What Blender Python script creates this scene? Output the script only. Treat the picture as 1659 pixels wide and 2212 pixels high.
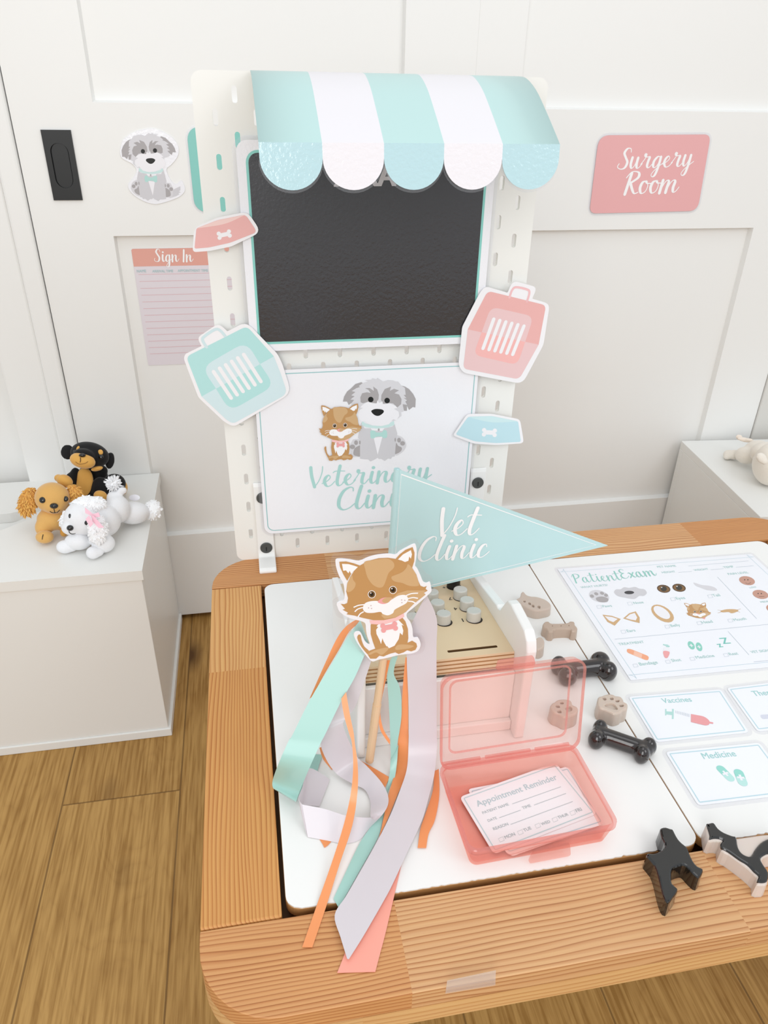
import bpy, bmesh, math, random
from mathutils import Vector, Matrix, Euler, noise
from mathutils.geometry import tessellate_polygon
for o in list(bpy.data.objects): bpy.data.objects.remove(o)
S = bpy.context.scene
COL = S.collection
random.seed(4)
V3 = Vector
# ------------------------------------------------------------------ camera, light, exposure
CAM = V3((-.143772, -.843151, 1.029848)); FPX = 1599.66
CR = V3((.98396948, -.17750972, .01715707)); CD = V3((-.0739504, -.49367163, -.86649851)); CF = V3((.16228187, .85133931, -.49888473))
cam = bpy.data.cameras.new('camera'); co = bpy.data.objects.new('camera', cam); COL.objects.link(co)
cam.sensor_fit = 'VERTICAL'; cam.sensor_height = 36; cam.sensor_width = 27; cam.lens = FPX / 2212 * 36; cam.clip_start = .01
co.matrix_world = Matrix(((CR.x, -CD.x, -CF.x, CAM.x), (CR.y, -CD.y, -CF.y, CAM.y), (CR.z, -CD.z, -CF.z, CAM.z), (0, 0, 0, 1)))
S.camera = co
W = bpy.data.worlds.new('daylight'); S.world = W; W.use_nodes = True
W.node_tree.nodes['Background'].inputs[0].default_value = (.90, .955, 1, 1)
W.node_tree.nodes['Background'].inputs[1].default_value = .69
def area(name, loc, tgt, sx, sy, power, col=(1, 1, 1)):
    l = bpy.data.lights.new(name, 'AREA'); l.shape = 'RECTANGLE'; l.size = sx; l.size_y = sy; l.energy = power; l.color = col
    o = bpy.data.objects.new(name, l); COL.objects.link(o); o.location = loc
    o.rotation_euler = (V3(tgt) - V3(loc)).to_track_quat('-Z', 'Y').to_euler(); return o
area('window_light', (-.75, -2.3, 1.55), (0, 0, .7), 1.1, 1.5, 17, (1, .99, .975))
area('window_light', (1.5, -2.0, 2.2), (0.1, 0, .5), 1.1, 1.3, 11, (.97, .98, 1))
area('skylight', (.2, -.5, 2.7), (.2, -.1, .4), 1.2, 1.0, 4, (1, 1, 1))
S.view_settings.view_transform = 'Standard'; S.view_settings.look = 'None'; S.view_settings.gamma = 1
S.view_settings.exposure = .30; S.view_settings.use_curve_mapping = False
# ------------------------------------------------------------------ helpers
T = .48; H = .3626; YW = .513
def ray(x, y): return CF + CR * ((x - 829.5) / FPX) + CD * ((y - 1106) / FPX)
def hit(x, y, o, n):
    v = ray(x, y); return CAM + v * ((V3(o) - CAM).dot(n) / v.dot(n))
def onz(x, y, z): return hit(x, y, (0, 0, z), V3((0, 0, 1)))
def ony(x, y, yy): return hit(x, y, (0, yy, 0), V3((0, 1, 0)))
class Pl:
    def __init__(s, o, u=(1, 0, 0), v=(0, 0, 1)):
        s.o = V3(o); s.u = V3(u).normalized(); s.v = V3(v).normalized(); s.n = s.u.cross(s.v)
    def p2(s, x, y):
        p = hit(x, y, s.o, s.n) - s.o; return V3((p.dot(s.u), p.dot(s.v)))
    def p3(s, a, h=0): return s.o + s.u * a[0] + s.v * a[1] + s.n * h
    def px(s, pts, k=None):
        if k: pts = [k(*p) for p in pts]
        return [s.p2(*p) for p in pts]
def Zm(x0, y0, sc): return lambda u, v: (x0 + u / sc, y0 + v / sc)
def s2l(c): return tuple((x / 255 / 12.92 if x / 255 <= .04045 else ((x / 255 + .055) / 1.055) ** 2.4) for x in c)
MC = {}
def M(col, rough=.5, coat=0, bump=0, bscale=200, spec=.5, sss=0, sheen=0):
    k = (col, rough, coat, bump, bscale, spec, sss, sheen)
    if k in MC: return MC[k]
    m = bpy.data.materials.new('paint'); m.use_nodes = True; nt = m.node_tree; b = nt.nodes['Principled BSDF']
    b.inputs['Base Color'].default_value = s2l(col) + (1,); b.inputs['Roughness'].default_value = rough
    b.inputs['Coat Weight'].default_value = coat; b.inputs['Coat Roughness'].default_value = .08; b.inputs['Specular IOR Level'].default_value = spec
    if sss: b.inputs['Subsurface Weight'].default_value = sss; b.inputs['Subsurface Radius'].default_value = (1, .6, .4); b.inputs['Subsurface Scale'].default_value = .006
    if sheen: b.inputs['Sheen Weight'].default_value = sheen; b.inputs['Sheen Roughness'].default_value = .4
    if bump:
        tc = nt.nodes.new('ShaderNodeTexCoord'); n = nt.nodes.new('ShaderNodeTexNoise'); n.inputs['Scale'].default_value = bscale; n.inputs['Detail'].default_value = 3
        bp = nt.nodes.new('ShaderNodeBump'); bp.inputs['Strength'].default_value = bump; bp.inputs['Distance'].default_value = .002
        nt.links.new(tc.outputs['Object'], n.inputs['Vector']); nt.links.new(n.outputs[0], bp.inputs['Height'])
        nt.links.new(bp.outputs[0], b.inputs['Normal']); nt.links.new(bp.outputs[0], b.inputs['Coat Normal'])
    MC[k] = m; return m
def clear(col, fac, rough=.1, gloss=.05, dcol=None):
    k = ('clear', col, fac, rough, gloss, dcol)
    if k in MC: return MC[k]
    m = bpy.data.materials.new('clear_plastic'); m.use_nodes = True; nt = m.node_tree; nt.nodes.clear()
    out = nt.nodes.new('ShaderNodeOutputMaterial'); t = nt.nodes.new('ShaderNodeBsdfTransparent'); t.inputs[0].default_value = s2l(col) + (1,)
    d = nt.nodes.new('ShaderNodeBsdfDiffuse'); d.inputs[0].default_value = s2l(dcol or col) + (1,)
    tr = nt.nodes.new('ShaderNodeBsdfTranslucent'); tr.inputs[0].default_value = s2l(dcol or col) + (1,)
    md = nt.nodes.new('ShaderNodeMixShader'); md.inputs[0].default_value = .5; nt.links.new(d.outputs[0], md.inputs[1]); nt.links.new(tr.outputs[0], md.inputs[2])
    m1 = nt.nodes.new('ShaderNodeMixShader'); m1.inputs[0].default_value = fac; nt.links.new(t.outputs[0], m1.inputs[1]); nt.links.new(md.outputs[0], m1.inputs[2])
    g = nt.nodes.new('ShaderNodeBsdfGlossy'); g.inputs['Roughness'].default_value = rough
    m2 = nt.nodes.new('ShaderNodeMixShader'); m2.inputs[0].default_value = gloss; nt.links.new(m1.outputs[0], m2.inputs[1]); nt.links.new(g.outputs[0], m2.inputs[2])
    nt.links.new(m2.outputs[0], out.inputs[0]); MC[k] = m; return m
class NT:                                   # tiny node-graph writer
    def __init__(s, m): s.t = m.node_tree
    def n(s, kind, ins={}, **kw):
        nd = s.t.nodes.new(kind)
        for a, b in kw.items(): setattr(nd, a, b)
        for a, b in ins.items():
            if hasattr(b, 'is_output'): s.t.links.new(b, nd.inputs[a])
            else: nd.inputs[a].default_value = b
        return nd
    def m(s, op, a, b=0., c=0.): return s.n('ShaderNodeMath', {0: a, 1: b, 2: c}, operation=op).outputs[0]
    def xyz(s, x, y, z): return s.n('ShaderNodeCombineXYZ', {0: x, 1: y, 2: z}).outputs[0]
    def ramp(s, f, stops):
        r = s.n('ShaderNodeValToRGB', {0: f}); e = r.color_ramp.elements
        while len(e) < len(stops): e.new(.5)
        for q, (p, c) in zip(e, stops): q.position = p; q.color = s2l(c) + (1,)
        return r.outputs[0]
    def mix(s, f, a, b, mode='MIX'):
        nd = s.t.nodes.new('ShaderNodeMix'); nd.data_type = 'RGBA'; nd.blend_type = mode
        for i, v in ((0, f), (6, a), (7, b)):
            if hasattr(v, 'is_output'): s.t.links.new(v, nd.inputs[i])
            else: nd.inputs[i].default_value = v
        return nd.outputs[2]
def pine(name, axis, light, mid, dark, period=.0042, stave=.23, off=0., seed=0., rough=.45):
    m = bpy.data.materials.new(name); m.use_nodes = True; g = NT(m); b = m.node_tree.nodes['Principled BSDF']
    sp = g.n('ShaderNodeSeparateXYZ', {0: g.n('ShaderNodeTexCoord').outputs['Object']})
    L, A = (sp.outputs[0], sp.outputs[1]) if axis == 'x' else (sp.outputs[1], sp.outputs[0])
    A = g.m('ADD', A, g.m('MULTIPLY', sp.outputs[2], .8))
    st = g.m('FLOOR', g.m('DIVIDE', g.m('ADD', L, off), stave)); h = g.n('ShaderNodeTexWhiteNoise', {'W': g.m('ADD', st, seed)}, noise_dimensions='1D').outputs[0]
    nv = g.n('ShaderNodeTexNoise', {'Vector': g.xyz(g.m('MULTIPLY', L, 3.), g.m('MULTIPLY', A, 14.), g.m('MULTIPLY', h, 31.)), 'Scale': 1., 'Detail': 2.}).outputs[0]
    nb = g.n('ShaderNodeTexNoise', {'Vector': g.xyz(g.m('MULTIPLY', L, .8), g.m('MULTIPLY', A, 22.), g.m('MULTIPLY', h, 17.)), 'Scale': 1., 'Detail': 1.}).outputs[0]
    ph = g.m('ADD', g.m('ADD', g.m('DIVIDE', A, g.m('MULTIPLY', g.m('MULTIPLY_ADD', h, .45, .75), period)), g.m('MULTIPLY', nv, 7.)), g.m('MULTIPLY', nb, 6.))
    fr = g.m('FRACT', ph)
    col = g.ramp(fr, [(0, light), (.40, light), (.80, mid), (.91, dark), (1, mid)])
    st_ = g.n('ShaderNodeTexNoise', {'Vector': g.xyz(g.m('MULTIPLY', L, 5.), g.m('MULTIPLY', A, 55.), g.m('MULTIPLY', h, 9.)), 'Scale': 1., 'Detail': 2.}).outputs[0]
    col = g.mix(g.n('ShaderNodeMapRange', {0: st_, 1: .35, 2: .65, 3: .7, 4: 1.}).outputs[0], s2l(light) + (1,), col)
    tone = g.ramp(h, [(0, (246, 222, 190)), (.5, (255, 240, 220)), (1, (255, 250, 240))])
    col = g.mix(1., col, tone, 'MULTIPLY')
    fib = g.n('ShaderNodeTexNoise', {'Vector': g.xyz(g.m('MULTIPLY', L, 12.), g.m('MULTIPLY', A, 420.), 0.), 'Scale': 1., 'Detail': 3.}).outputs[0]
    col = g.mix(.10, col, g.ramp(fib, [(.3, (150, 100, 50)), (.7, (255, 235, 200))]), 'OVERLAY')
    m.node_tree.links.new(col, b.inputs['Base Color']); b.inputs['Roughness'].default_value = rough; b.inputs['Specular IOR Level'].default_value = .35
    bp = g.n('ShaderNodeBump', {'Height': fr, 'Strength': .08, 'Distance': .001}); m.node_tree.links.new(bp.outputs[0], b.inputs['Normal'])
    return m
def oak_floor():
    m = bpy.data.materials.new('oak_floor'); m.use_nodes = True; g = NT(m); b = m.node_tree.nodes['Principled BSDF']
    sp = g.n('ShaderNodeSeparateXYZ', {0: g.n('ShaderNodeTexCoord').outputs['Object']}); X, Y = sp.outputs[0], sp.outputs[1]
    u = g.m('DIVIDE', g.m('SUBTRACT', X, .063), .188); pi = g.m('FLOOR', u); fu = g.m('FRACT', u)
    h = g.n('ShaderNodeTexWhiteNoise', {'W': pi}, noise_dimensions='1D').outputs[0]
    off = g.m('MULTIPLY', g.m('ADD', pi, 3.), .731)                    # the plank left of the table ends at y = .045
    v = g.m('DIVIDE', g.m('ADD', g.m('SUBTRACT', Y, .045), off), 1.9); ji = g.m('FLOOR', v); fv = g.m('FRACT', v)
    hh = g.n('ShaderNodeTexWhiteNoise', {'W': g.m('ADD', g.m('MULTIPLY', ji, 7.7), pi)}, noise_dimensions='1D').outputs[0]
    z = g.m('MULTIPLY', hh, 40.)
    nz = g.n('ShaderNodeTexNoise', {'Vector': g.xyz(g.m('MULTIPLY', X, 7.), g.m('MULTIPLY', Y, 1.8), z), 'Scale': 1., 'Detail': 3., 'Distortion': 1.2}).outputs[0]
    ring = g.m('FRACT', g.m('MULTIPLY', nz, 15.))
    fine = g.n('ShaderNodeTexNoise', {'Vector': g.xyz(g.m('MULTIPLY', X, 230.), g.m('MULTIPLY', Y, 9.), z), 'Scale': 1., 'Detail': 4.}).outputs[0]
    base = g.ramp(hh, [(0, (160, 117, 56)), (.5, (172, 127, 63)), (1, (182, 139, 75))])
    c = g.mix(.24, base, g.ramp(ring, [(0, (196, 154, 88)), (.35, (176, 134, 70)), (.55, (138, 98, 46)), (.7, (176, 134, 70)), (1, (196, 154, 88))]))
    c = g.mix(.45, c, g.ramp(fine, [(.35, (126, 88, 44)), (.62, (202, 162, 102))]), 'MIX')
    vo = g.n('ShaderNodeTexVoronoi', {'Vector': g.xyz(g.m('MULTIPLY', X, 5.4), g.m('MULTIPLY', Y, 2.6), z), 'Scale': 1.}).outputs[0]
    c = g.mix(g.ramp(vo, [(.03, (255, 255, 255)), (.16, (0, 0, 0))]), c, s2l((92, 62, 30)) + (1,))
    seam = g.m('MAXIMUM', g.m('LESS_THAN', g.m('MINIMUM', fu, g.m('SUBTRACT', 1., fu)), .007), g.m('LESS_THAN', g.m('MINIMUM', fv, g.m('SUBTRACT', 1., fv)), .0007))
    c = g.mix(g.m('MULTIPLY', seam, .6), c, s2l((84, 56, 26)) + (1,))
    m.node_tree.links.new(c, b.inputs['Base Color']); b.inputs['Roughness'].default_value = .5; b.inputs['Specular IOR Level'].default_value = .25
    return m
class B:
    def __init__(s): s.v = []; s.f = []; s.m = []; s.mats = []
    def mi(s, mat):
        if mat not in s.mats: s.mats.append(mat)
        return s.mats.index(mat)
    def add(s, vs, fs, mat):
        o = len(s.v); s.v += [V3(v) for v in vs]; k = s.mi(mat)
        for f in fs: s.f.append([i + o for i in f]); s.m.append(k)
        return s
    def box(s, lo, hi, mat):
        x0, y0, z0 = lo; x1, y1, z1 = hi
        return s.add([(x0, y0, z0), (x1, y0, z0), (x1, y1, z0), (x0, y1, z0), (x0, y0, z1), (x1, y0, z1), (x1, y1, z1), (x0, y1, z1)],
                     [(3, 2, 1, 0), (4, 5, 6, 7), (0, 1, 5, 4), (1, 2, 6, 5), (2, 3, 7, 6), (3, 0, 4, 7)], mat)
    def loft(s, loops, mat, cap0=True, cap1=True, ring=False):
        n = len(loops[0]); vs = [v for l in loops for v in l]; fs = []
        for k in range(len(loops) - (0 if ring else 1)):
            a = k * n; c = (k + 1) % len(loops) * n
            for i in range(n): j = (i + 1) % n; fs.append((a + i, a + j, c + j, c + i))
        s.add(vs, fs, mat)
        if not ring:
            if cap0: s.cap(loops[0], mat, True)
            if cap1: s.cap(loops[-1], mat)
        return s
    def cap(s, loop, mat, flip=False):
        tr = tessellate_polygon([[V3(p) for p in loop]])
        nn = sum((V3(loop[i]).cross(V3(loop[(i + 1) % len(loop)])) for i in range(len(loop))), V3((0, 0, 0)))
        fs = []
        for a, b, c in tr:
            w = (V3(loop[b]) - V3(loop[a])).cross(V3(loop[c]) - V3(loop[a])).dot(nn) > 0
            if w == flip: a, c = c, a
            fs.append((a, b, c))
        return s.add(loop, fs, mat)
    def plate(s, pl, out, h0, h1, mat):
        if sum(out[i - 1][0] * out[i][1] - out[i][0] * out[i - 1][1] for i in range(len(out))) < 0: out = out[::-1]
        return s.loft([[pl.p3(p, h0) for p in out], [pl.p3(p, h1) for p in out]], mat)
    def tube(s, pts, r, mat, n=12, caps=True):
        pts = [V3(p) for p in pts]; loops = []
        rr_ = r if isinstance(r, (list, tuple)) else [r] * len(pts)
        for i, p in enumerate(pts):
            d = (pts[min(i + 1, len(pts) - 1)] - pts[max(i - 1, 0)]).normalized()
            a = d.cross(V3((0, 0, 1)) if abs(d.z) < .9 else V3((1, 0, 0))).normalized(); c = d.cross(a)
            loops.append([p + (a * math.cos(t) + c * math.sin(t)) * rr_[i] for t in [2 * math.pi * k / n for k in range(n)]])
        return s.loft(loops, mat, caps, caps)
    def ell(s, c, ax, mat, nu=20, nv=12):           # ax: three axis vectors already scaled by the radii
        vs = []; fs = []
        for j in range(nv + 1):
            t = math.pi * j / nv
            for i in range(nu):
                p = 2 * math.pi * i / nu
                vs.append(V3(c) + ax[0] * (math.sin(t) * math.cos(p)) + ax[1] * (math.sin(t) * math.sin(p)) + ax[2] * math.cos(t))
        for j in range(nv):
            for i in range(nu):
                k = (i + 1) % nu; fs.append((j * nu + i, (j + 1) * nu + i, (j + 1) * nu + k, j * nu + k))
        return s.add(vs, fs, mat)
    def obj(s, name, parent=None, smooth=False, bevel=0, seg=2, clean=False):
        me = bpy.data.meshes.new(name); me.from_pydata(s.v, [], s.f)
        for m in s.mats: me.materials.append(m)
        me.polygons.foreach_set('material_index', s.m)
        if clean or bevel:
            bm = bmesh.new(); bm.from_mesh(me); bmesh.ops.remove_doubles(bm, verts=bm.verts, dist=1e-6)
            bmesh.ops.recalc_face_normals(bm, faces=bm.faces); bm.to_mesh(me); bm.free()
        if smooth:
            me.polygons.foreach_set('use_smooth', [True] * len(me.polygons))
        me.update()
        o = bpy.data.objects.new(name, me); COL.objects.link(o)
        if parent: o.parent = parent
        if bevel:
            md = o.modifiers.new('bevel', 'BEVEL'); md.width = bevel; md.segments = seg; md.limit_method = 'ANGLE'; md.angle_limit = .6
        return o
def tag(o, label, cat, group=None):
    o['label'] = label; o['category'] = cat
    if group: o['group'] = group
    return o
def thing(name, label, cat, loc=(0, 0, 0), group=None):
    o = bpy.data.objects.new(name, None); COL.objects.link(o); o.empty_display_size = .02
    return tag(o, label, cat, group)
def struct(o): o['kind'] = 'structure'; return o
def sm(pts, n=5, closed=True):
    P = [V3(p) for p in pts]; L = len(P); out = []
    for i in range(L if closed else L - 1):
        if closed: a, b, c, d = P[i - 1], P[i], P[(i + 1) % L], P[(i + 2) % L]
        else: a, b, c, d = P[max(i - 1, 0)], P[i], P[i + 1], P[min(i + 2, L - 1)]
        for k in range(n):
            t = k / n
            out.append(((b * 2) + (c - a) * t + (a * 2 - b * 5 + c * 4 - d) * t * t + (b * 3 - a - c * 3 + d) * t ** 3) * .5)
    if not closed: out.append(P[-1])
    return out
def rrect(x0, y0, x1, y1, r, n=6):
    out = []
    for cx, cy, a in ((x1 - r, y0 + r, -90), (x1 - r, y1 - r, 0), (x0 + r, y1 - r, 90), (x0 + r, y0 + r, 180)):
        for k in range(n + 1):
            t = math.radians(a + 90 * k / n); out.append(V3((cx + r * math.cos(t), cy + r * math.sin(t))))
    return out
def round_poly(pts, r, n=5):                      # rounds the corners of a 2d polygon
    P = [V3(p[:2]) for p in pts]; out = []
    for i, p in enumerate(P):
        a = P[i - 1] - p; c = P[(i + 1) % len(P)] - p; rr_ = r[i] if isinstance(r, (list, tuple)) else r
        q = min(rr_, a.length * .48, c.length * .48)
        if q <= 0: out.append(p); continue
        a = p + a.normalized() * q; c = p + c.normalized() * q
        for k in range(n + 1):
            t = k / n; out.append(a * (1 - t) ** 2 + p * 2 * t * (1 - t) + c * t * t)
    return out
def offset(pts, d):
    A = sum(pts[i - 1][0] * pts[i][1] - pts[i][0] * pts[i - 1][1] for i in range(len(pts))); sg = 1 if A > 0 else -1; out = []
    for i, p in enumerate(pts):
        t = (pts[(i + 1) % len(pts)] - pts[i - 1]); n = V3((t[1], -t[0])) * sg
        out.append(p + (n.normalized() * d if n.length > 1e-9 else n))
    return out
def circ(c, rx, ry=None, n=20):
    ry = ry or rx; return [V3((c[0] + rx * math.cos(2 * math.pi * k / n), c[1] + ry * math.sin(2 * math.pi * k / n))) for k in range(n)]
class Ink:                                        # printed colours on a plane, each layer a hair above the last
    def __init__(s, pl, h=.0004): s.pl = pl; s.h = h; s.b = B(); s.k = 0; s.dh = .000012
    def poly(s, mat, pts):
        s.k += 1; h = s.h + s.k * s.dh
        if sum(pts[i - 1][0] * pts[i][1] - pts[i][0] * pts[i - 1][1] for i in range(len(pts))) < 0: pts = pts[::-1]
        s.b.cap([s.pl.p3(p, h) for p in pts], mat); return s
    def strip(s, mat, path, w, closed=False, brush=None, caps=True):
        s.k += 1; h = s.h + s.k * s.dh; n = len(path); vs = []
        ws = []
        for i in range(n):
            a = path[i - 1] if (closed or i) else path[0]; c = path[(i + 1) % n] if (closed or i < n - 1) else path[-1]
            t = (c - a); t = t.normalized() if t.length > 1e-9 else V3((1, 0))
            ww = w
            if brush:
                dn = max(0, -t.dot(brush)); ww = w * (.30 + .70 * dn ** 1.3)
            ws.append(ww)
        if brush:
            for _ in range(3): ws = [(ws[max(i - 1, 0)] + ws[i] * 2 + ws[min(i + 1, n - 1)]) / 4 for i in range(n)]
        for i in range(n):
            a = path[i - 1] if (closed or i) else path[0]; c = path[(i + 1) % n] if (closed or i < n - 1) else path[-1]
            t = (c - a); t = t.normalized() if t.length > 1e-9 else V3((1, 0)); q = V3((-t.y, t.x)) * ws[i] / 2
            hh = h + i * 2e-7; vs += [s.pl.p3(path[i] + q, hh), s.pl.p3(path[i] - q, hh)]
        fs = [(2 * i, 2 * i + 1, 2 * ((i + 1) % n) + 1, 2 * ((i + 1) % n)) for i in range(n if closed else n - 1)]
        s.b.add(vs, fs, mat)
        if caps and not closed and w > .0008:
            for p, ww in ((path[0], ws[0]), (path[-1], ws[-1])): s.b.cap([s.pl.p3(c, h + .000005) for c in circ(p, ww / 2, n=10)], mat)
        return s
    def text(s, mat, string, a, e, vs=1., bold=.012):
        """sans text from baseline point a to e (plane coordinates)"""
        cu = bpy.data.curves.new('t', 'FONT'); cu.body = string; cu.resolution_u = 3
        o = bpy.data.objects.new('t', cu); COL.objects.link(o); dg = bpy.context.evaluated_depsgraph_get()
        me = bpy.data.meshes.new_from_object(o.evaluated_get(dg)); xs = [v.co.x for v in me.vertices]
        x0, x1 = min(xs), max(xs); d = (e - a); k = d.length / (x1 - x0); d.normalize(); q = V3((-d.y, d.x)); s.k += 1; h = s.h + s.k * s.dh
        for j in range(4):                            # the word struck four times a hair apart, for the weight of the printed type
            dx, dy = ((-1, -.5), (1, -.5), (1, .5), (-1, .5))[j]
            s.b.add([s.pl.p3(a + d * ((v.co.x - x0 + dx * bold) * k) + q * ((v.co.y + dy * bold) * k * vs), h + j * 3e-6) for v in me.vertices], [tuple(p.vertices) for p in me.polygons], mat)
        bpy.data.objects.remove(o); bpy.data.curves.remove(cu); bpy.data.meshes.remove(me); return s
    def script(s, mat, word, a, e, vs=1., w=.24, lean=.0):
        """brush lettering from baseline point a to e"""
        x = 0; paths = []
        for ch in word:
            st, adv = GL[ch]
            for p in st: paths.append([(px + x, py) for px, py in p])
            x += adv
        d = (e - a); k = d.length / (x - .25); d = d.normalized(); q = V3((-d.y, d.x)); up = (q * vs + d * lean).normalized()
        for p in paths:
            if len(p) == 1:
                c = a + d * p[0][0] * k + (q * vs + d * lean) * p[0][1] * k; s.poly(mat, circ(c, w * k * .55, n=12)); continue
            pp = [a + d * X * k + (q * vs + d * lean) * Y * k for X, Y in p]
            s.strip(mat, sm(pp, 6, False), w * k, brush=up)
        return s
    def obj(s, name, parent=None): return s.b.obj(name, parent)
HK = [(.57, .95), (.54, .4), (.62, .05), (.78, .08), (.98, .42)]
BOWL = [(.6, .92), (.36, 1.0), (.12, .6), (.13, .14), (.3, .02), (.48, .35), (.6, .95)]
GL = {'e': ([[(-.05, .3), (.25, .48), (.45, .78), (.34, 1), (.15, .78), (.1, .4), (.26, .04), (.5, .08), (.75, .42)]], .7),
 't': ([[(.34, 1.75), (.25, 1.0), (.2, .35), (.3, .03), (.48, .08), (.7, .42)], [(-.08, 1.2), (.1, 1.32), (.65, 1.28)]], .62),
 'r': ([[(-.05, .35), (.2, .85), (.3, 1.22), (.2, 1.28), (.2, 1.08), (.35, 1.0), (.55, 1.0), (.5, .65), (.47, .25), (.56, .04), (.7, .08), (.9, .42)]], .84),
 'i': ([[(.27, 1), (.2, .4), (.28, .04), (.44, .08), (.64, .42)], [(.32, 1.4)]], .56),
 'n': ([[(.14, 1.0), (.11, .5), (.08, 0)], [(.1, .15), (.3, .78), (.5, 1.0), (.62, .86), (.57, .4), (.64, .05), (.8, .08), (1.0, .42)]], .94),
 'm': ([[(.14, 1.0), (.11, .5), (.08, 0)], [(.1, .15), (.28, .78), (.45, 1.0), (.56, .86), (.52, .4), (.5, .02)], [(.52, .15), (.7, .78), (.88, 1.0), (1.0, .86), (.95, .4), (1.02, .05), (1.18, .08), (1.36, .42)]], 1.3),
 'a': ([BOWL, HK], .94),
 'u': ([[(.12, 1), (.08, .4), (.2, .04), (.4, .28), (.55, .98)], HK], .92),
 'y': ([[(.12, 1), (.08, .4), (.2, .04), (.4, .28), (.55, .98)], [(.58, 1), (.53, .1), (.42, -.65), (.22, -.82), (.12, -.58), (.4, -.1), (.9, .42)]], .86),
 'g': ([BOWL, [(.6, .95), (.55, .1), (.42, -.65), (.22, -.82), (.12, -.58), (.4, -.1), (.88, .42)]], .86),
 'c': ([[(.52, .8), (.44, 1), (.24, .9), (.1, .5), (.15, .1), (.35, .02), (.58, .2), (.75, .42)]], .7),
 'l': ([[(.42, 1.85), (.3, 1.2), (.2, .4), (.3, .03), (.48, .08), (.68, .42)]], .6),
 'o': ([[(.45, 1), (.2, .9), (.1, .45), (.25, .03), (.5, .15), (.6, .6), (.45, 1), (.52, .82), (.85, .8)]], .72),
 'x': ([[(.08, .85), (.25, 1), (.4, .5), (.58, .04), (.88, .4)], [(.72, 1), (.38, .5), (.05, .05)]], .8),
 'C': ([[(.95, 1.5), (.92, 1.75), (.7, 1.8), (.36, 1.5), (.15, .9), (.16, .3), (.42, 0), (.78, .12), (1.08, .45)]], 1.0),
 'V': ([[(.0, 1.78), (.08, 1.0), (.28, .04)], [(.28, .04), (.55, .6), (.72, 1.3), (.74, 1.8)]], .8),
 'S': ([[(.85, 1.5), (.78, 1.8), (.52, 1.82), (.34, 1.45), (.5, 1.05), (.7, .6), (.58, .12), (.28, .0), (.0, .2), (.08, .5)]], .92),
 'R': ([[(.3, 1.65), (.22, .9), (.12, 0)], [(.0, 1.3), (.3, 1.75), (.75, 1.7), (.8, 1.3), (.35, .88)], [(.35, .9), (.52, .45), (.75, .04), (1.0, .12)]], .98),
 'P': ([[(.3, 1.65), (.22, .9), (.12, 0)], [(.0, 1.2), (.3, 1.75), (.8, 1.65), (.78, 1.15), (.32, .8)]], .9),
 'E': ([[(.82, 1.55), (.62, 1.8), (.32, 1.55), (.36, 1.12), (.62, .98)], [(.62, .98), (.3, .85), (.1, .45), (.3, .02), (.65, .1), (.92, .42)]], .92),
 'I': ([[(.32, 1.75), (.24, .9), (.14, 0)]], .5), ' ': ([], .5)}
def bone2(i, mat, pl, c, L, ang, k):               # little bone mark: a bar and four lobes; c, L in the units of k
    a = math.radians(ang); R_ = lambda x, y: (c[0] + L * (x * math.cos(a) - y * math.sin(a)), c[1] + L * (x * math.sin(a) + y * math.cos(a)))
    i.poly(mat, pl.px([R_(*p) for p in ((-.38, -.15), (.38, -.15), (.38, .15), (-.38, .15))], k))
    for x in (-.37, .37):
        for y in (-.15, .15): i.poly(mat, pl.px([R_(x + .15 * math.cos(t), y + .15 * math.sin(t)) for t in [2 * math.pi * j / 14 for j in range(14)]], k))
WHITE_PAINT = M((238, 237, 234), .42); PAPER = M((240, 238, 240), .35, .3); PAPERG = M((240, 239, 243), .2, .7, .10, 260)
WFOIL = M((238, 238, 238), .5)
AQUA = (176, 218, 216); AQUAP = M(AQUA, .4, .3); PINK = M((236, 168, 164), .4, .3)
LAM = clear((254, 254, 255), .04, .12, .04, (246, 246, 248))
INKA = M((166, 212, 206), .5); INKW = M((246, 244, 244), .4); INKG = M((176, 186, 188), .5); INKL = M((190, 212, 214), .5)
BLK = M((10, 10, 10), .45)
# ------------------------------------------------------------------ setting
struct(B().box((-2.6, -3.2, -.05), (2.8, .58, 0), oak_floor()).obj('floor'))
struct(B().box((-2.6, .545, 0), (2.8, .6, 2.6), WHITE_PAINT).obj('wall_back'))
def door(name, x0, x1, px0, px1, y):
    b = B(); z0 = .012; zt = 2.05; m = WHITE_PAINT
    b.box((x0, y, z0), (px0, y + .03, zt), m).box((px1, y, z0), (x1, y + .03, zt), m)
    for a, c in ((z0, .2165), (.805, 1.0), (1.92, zt)): b.box((px0, y, a), (px1, y + .03, c), m)
    for a, c in ((.2165, .805), (1.0, 1.92)):
        q = .003
        vs = [(px0, y, a), (px1, y, a), (px1, y, c), (px0, y, c), (px0 + q, y + .012, a + q), (px1 - q, y + .012, a + q), (px1 - q, y + .012, c - q), (px0 + q, y + .012, c - q)]
        b.add(vs, [(0, 1, 5, 4), (1, 2, 6, 5), (2, 3, 7, 6), (3, 0, 4, 7), (4, 5, 6, 7)], m)
    return struct(b.obj(name, clean=True))
D1 = door('door_1', -.4750, .2526, -.353, .134, YW)
D2 = door('door_2', .253, .950, .333, .828, YW + .001)
b = B(); b.box((-.577, YW - .003, 0), (-.508, .545, 2.1), WHITE_PAINT); b.box((-.508, YW - .009, 0), (-.4765, .545, 2.1), WHITE_PAINT)
struct(b.obj('trim_1', bevel=.004))
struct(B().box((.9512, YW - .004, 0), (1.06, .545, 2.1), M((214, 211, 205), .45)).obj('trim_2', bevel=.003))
pw = Pl((0, YW, 0))
def box_of(pl, pts): return pl.px(pts)
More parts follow.
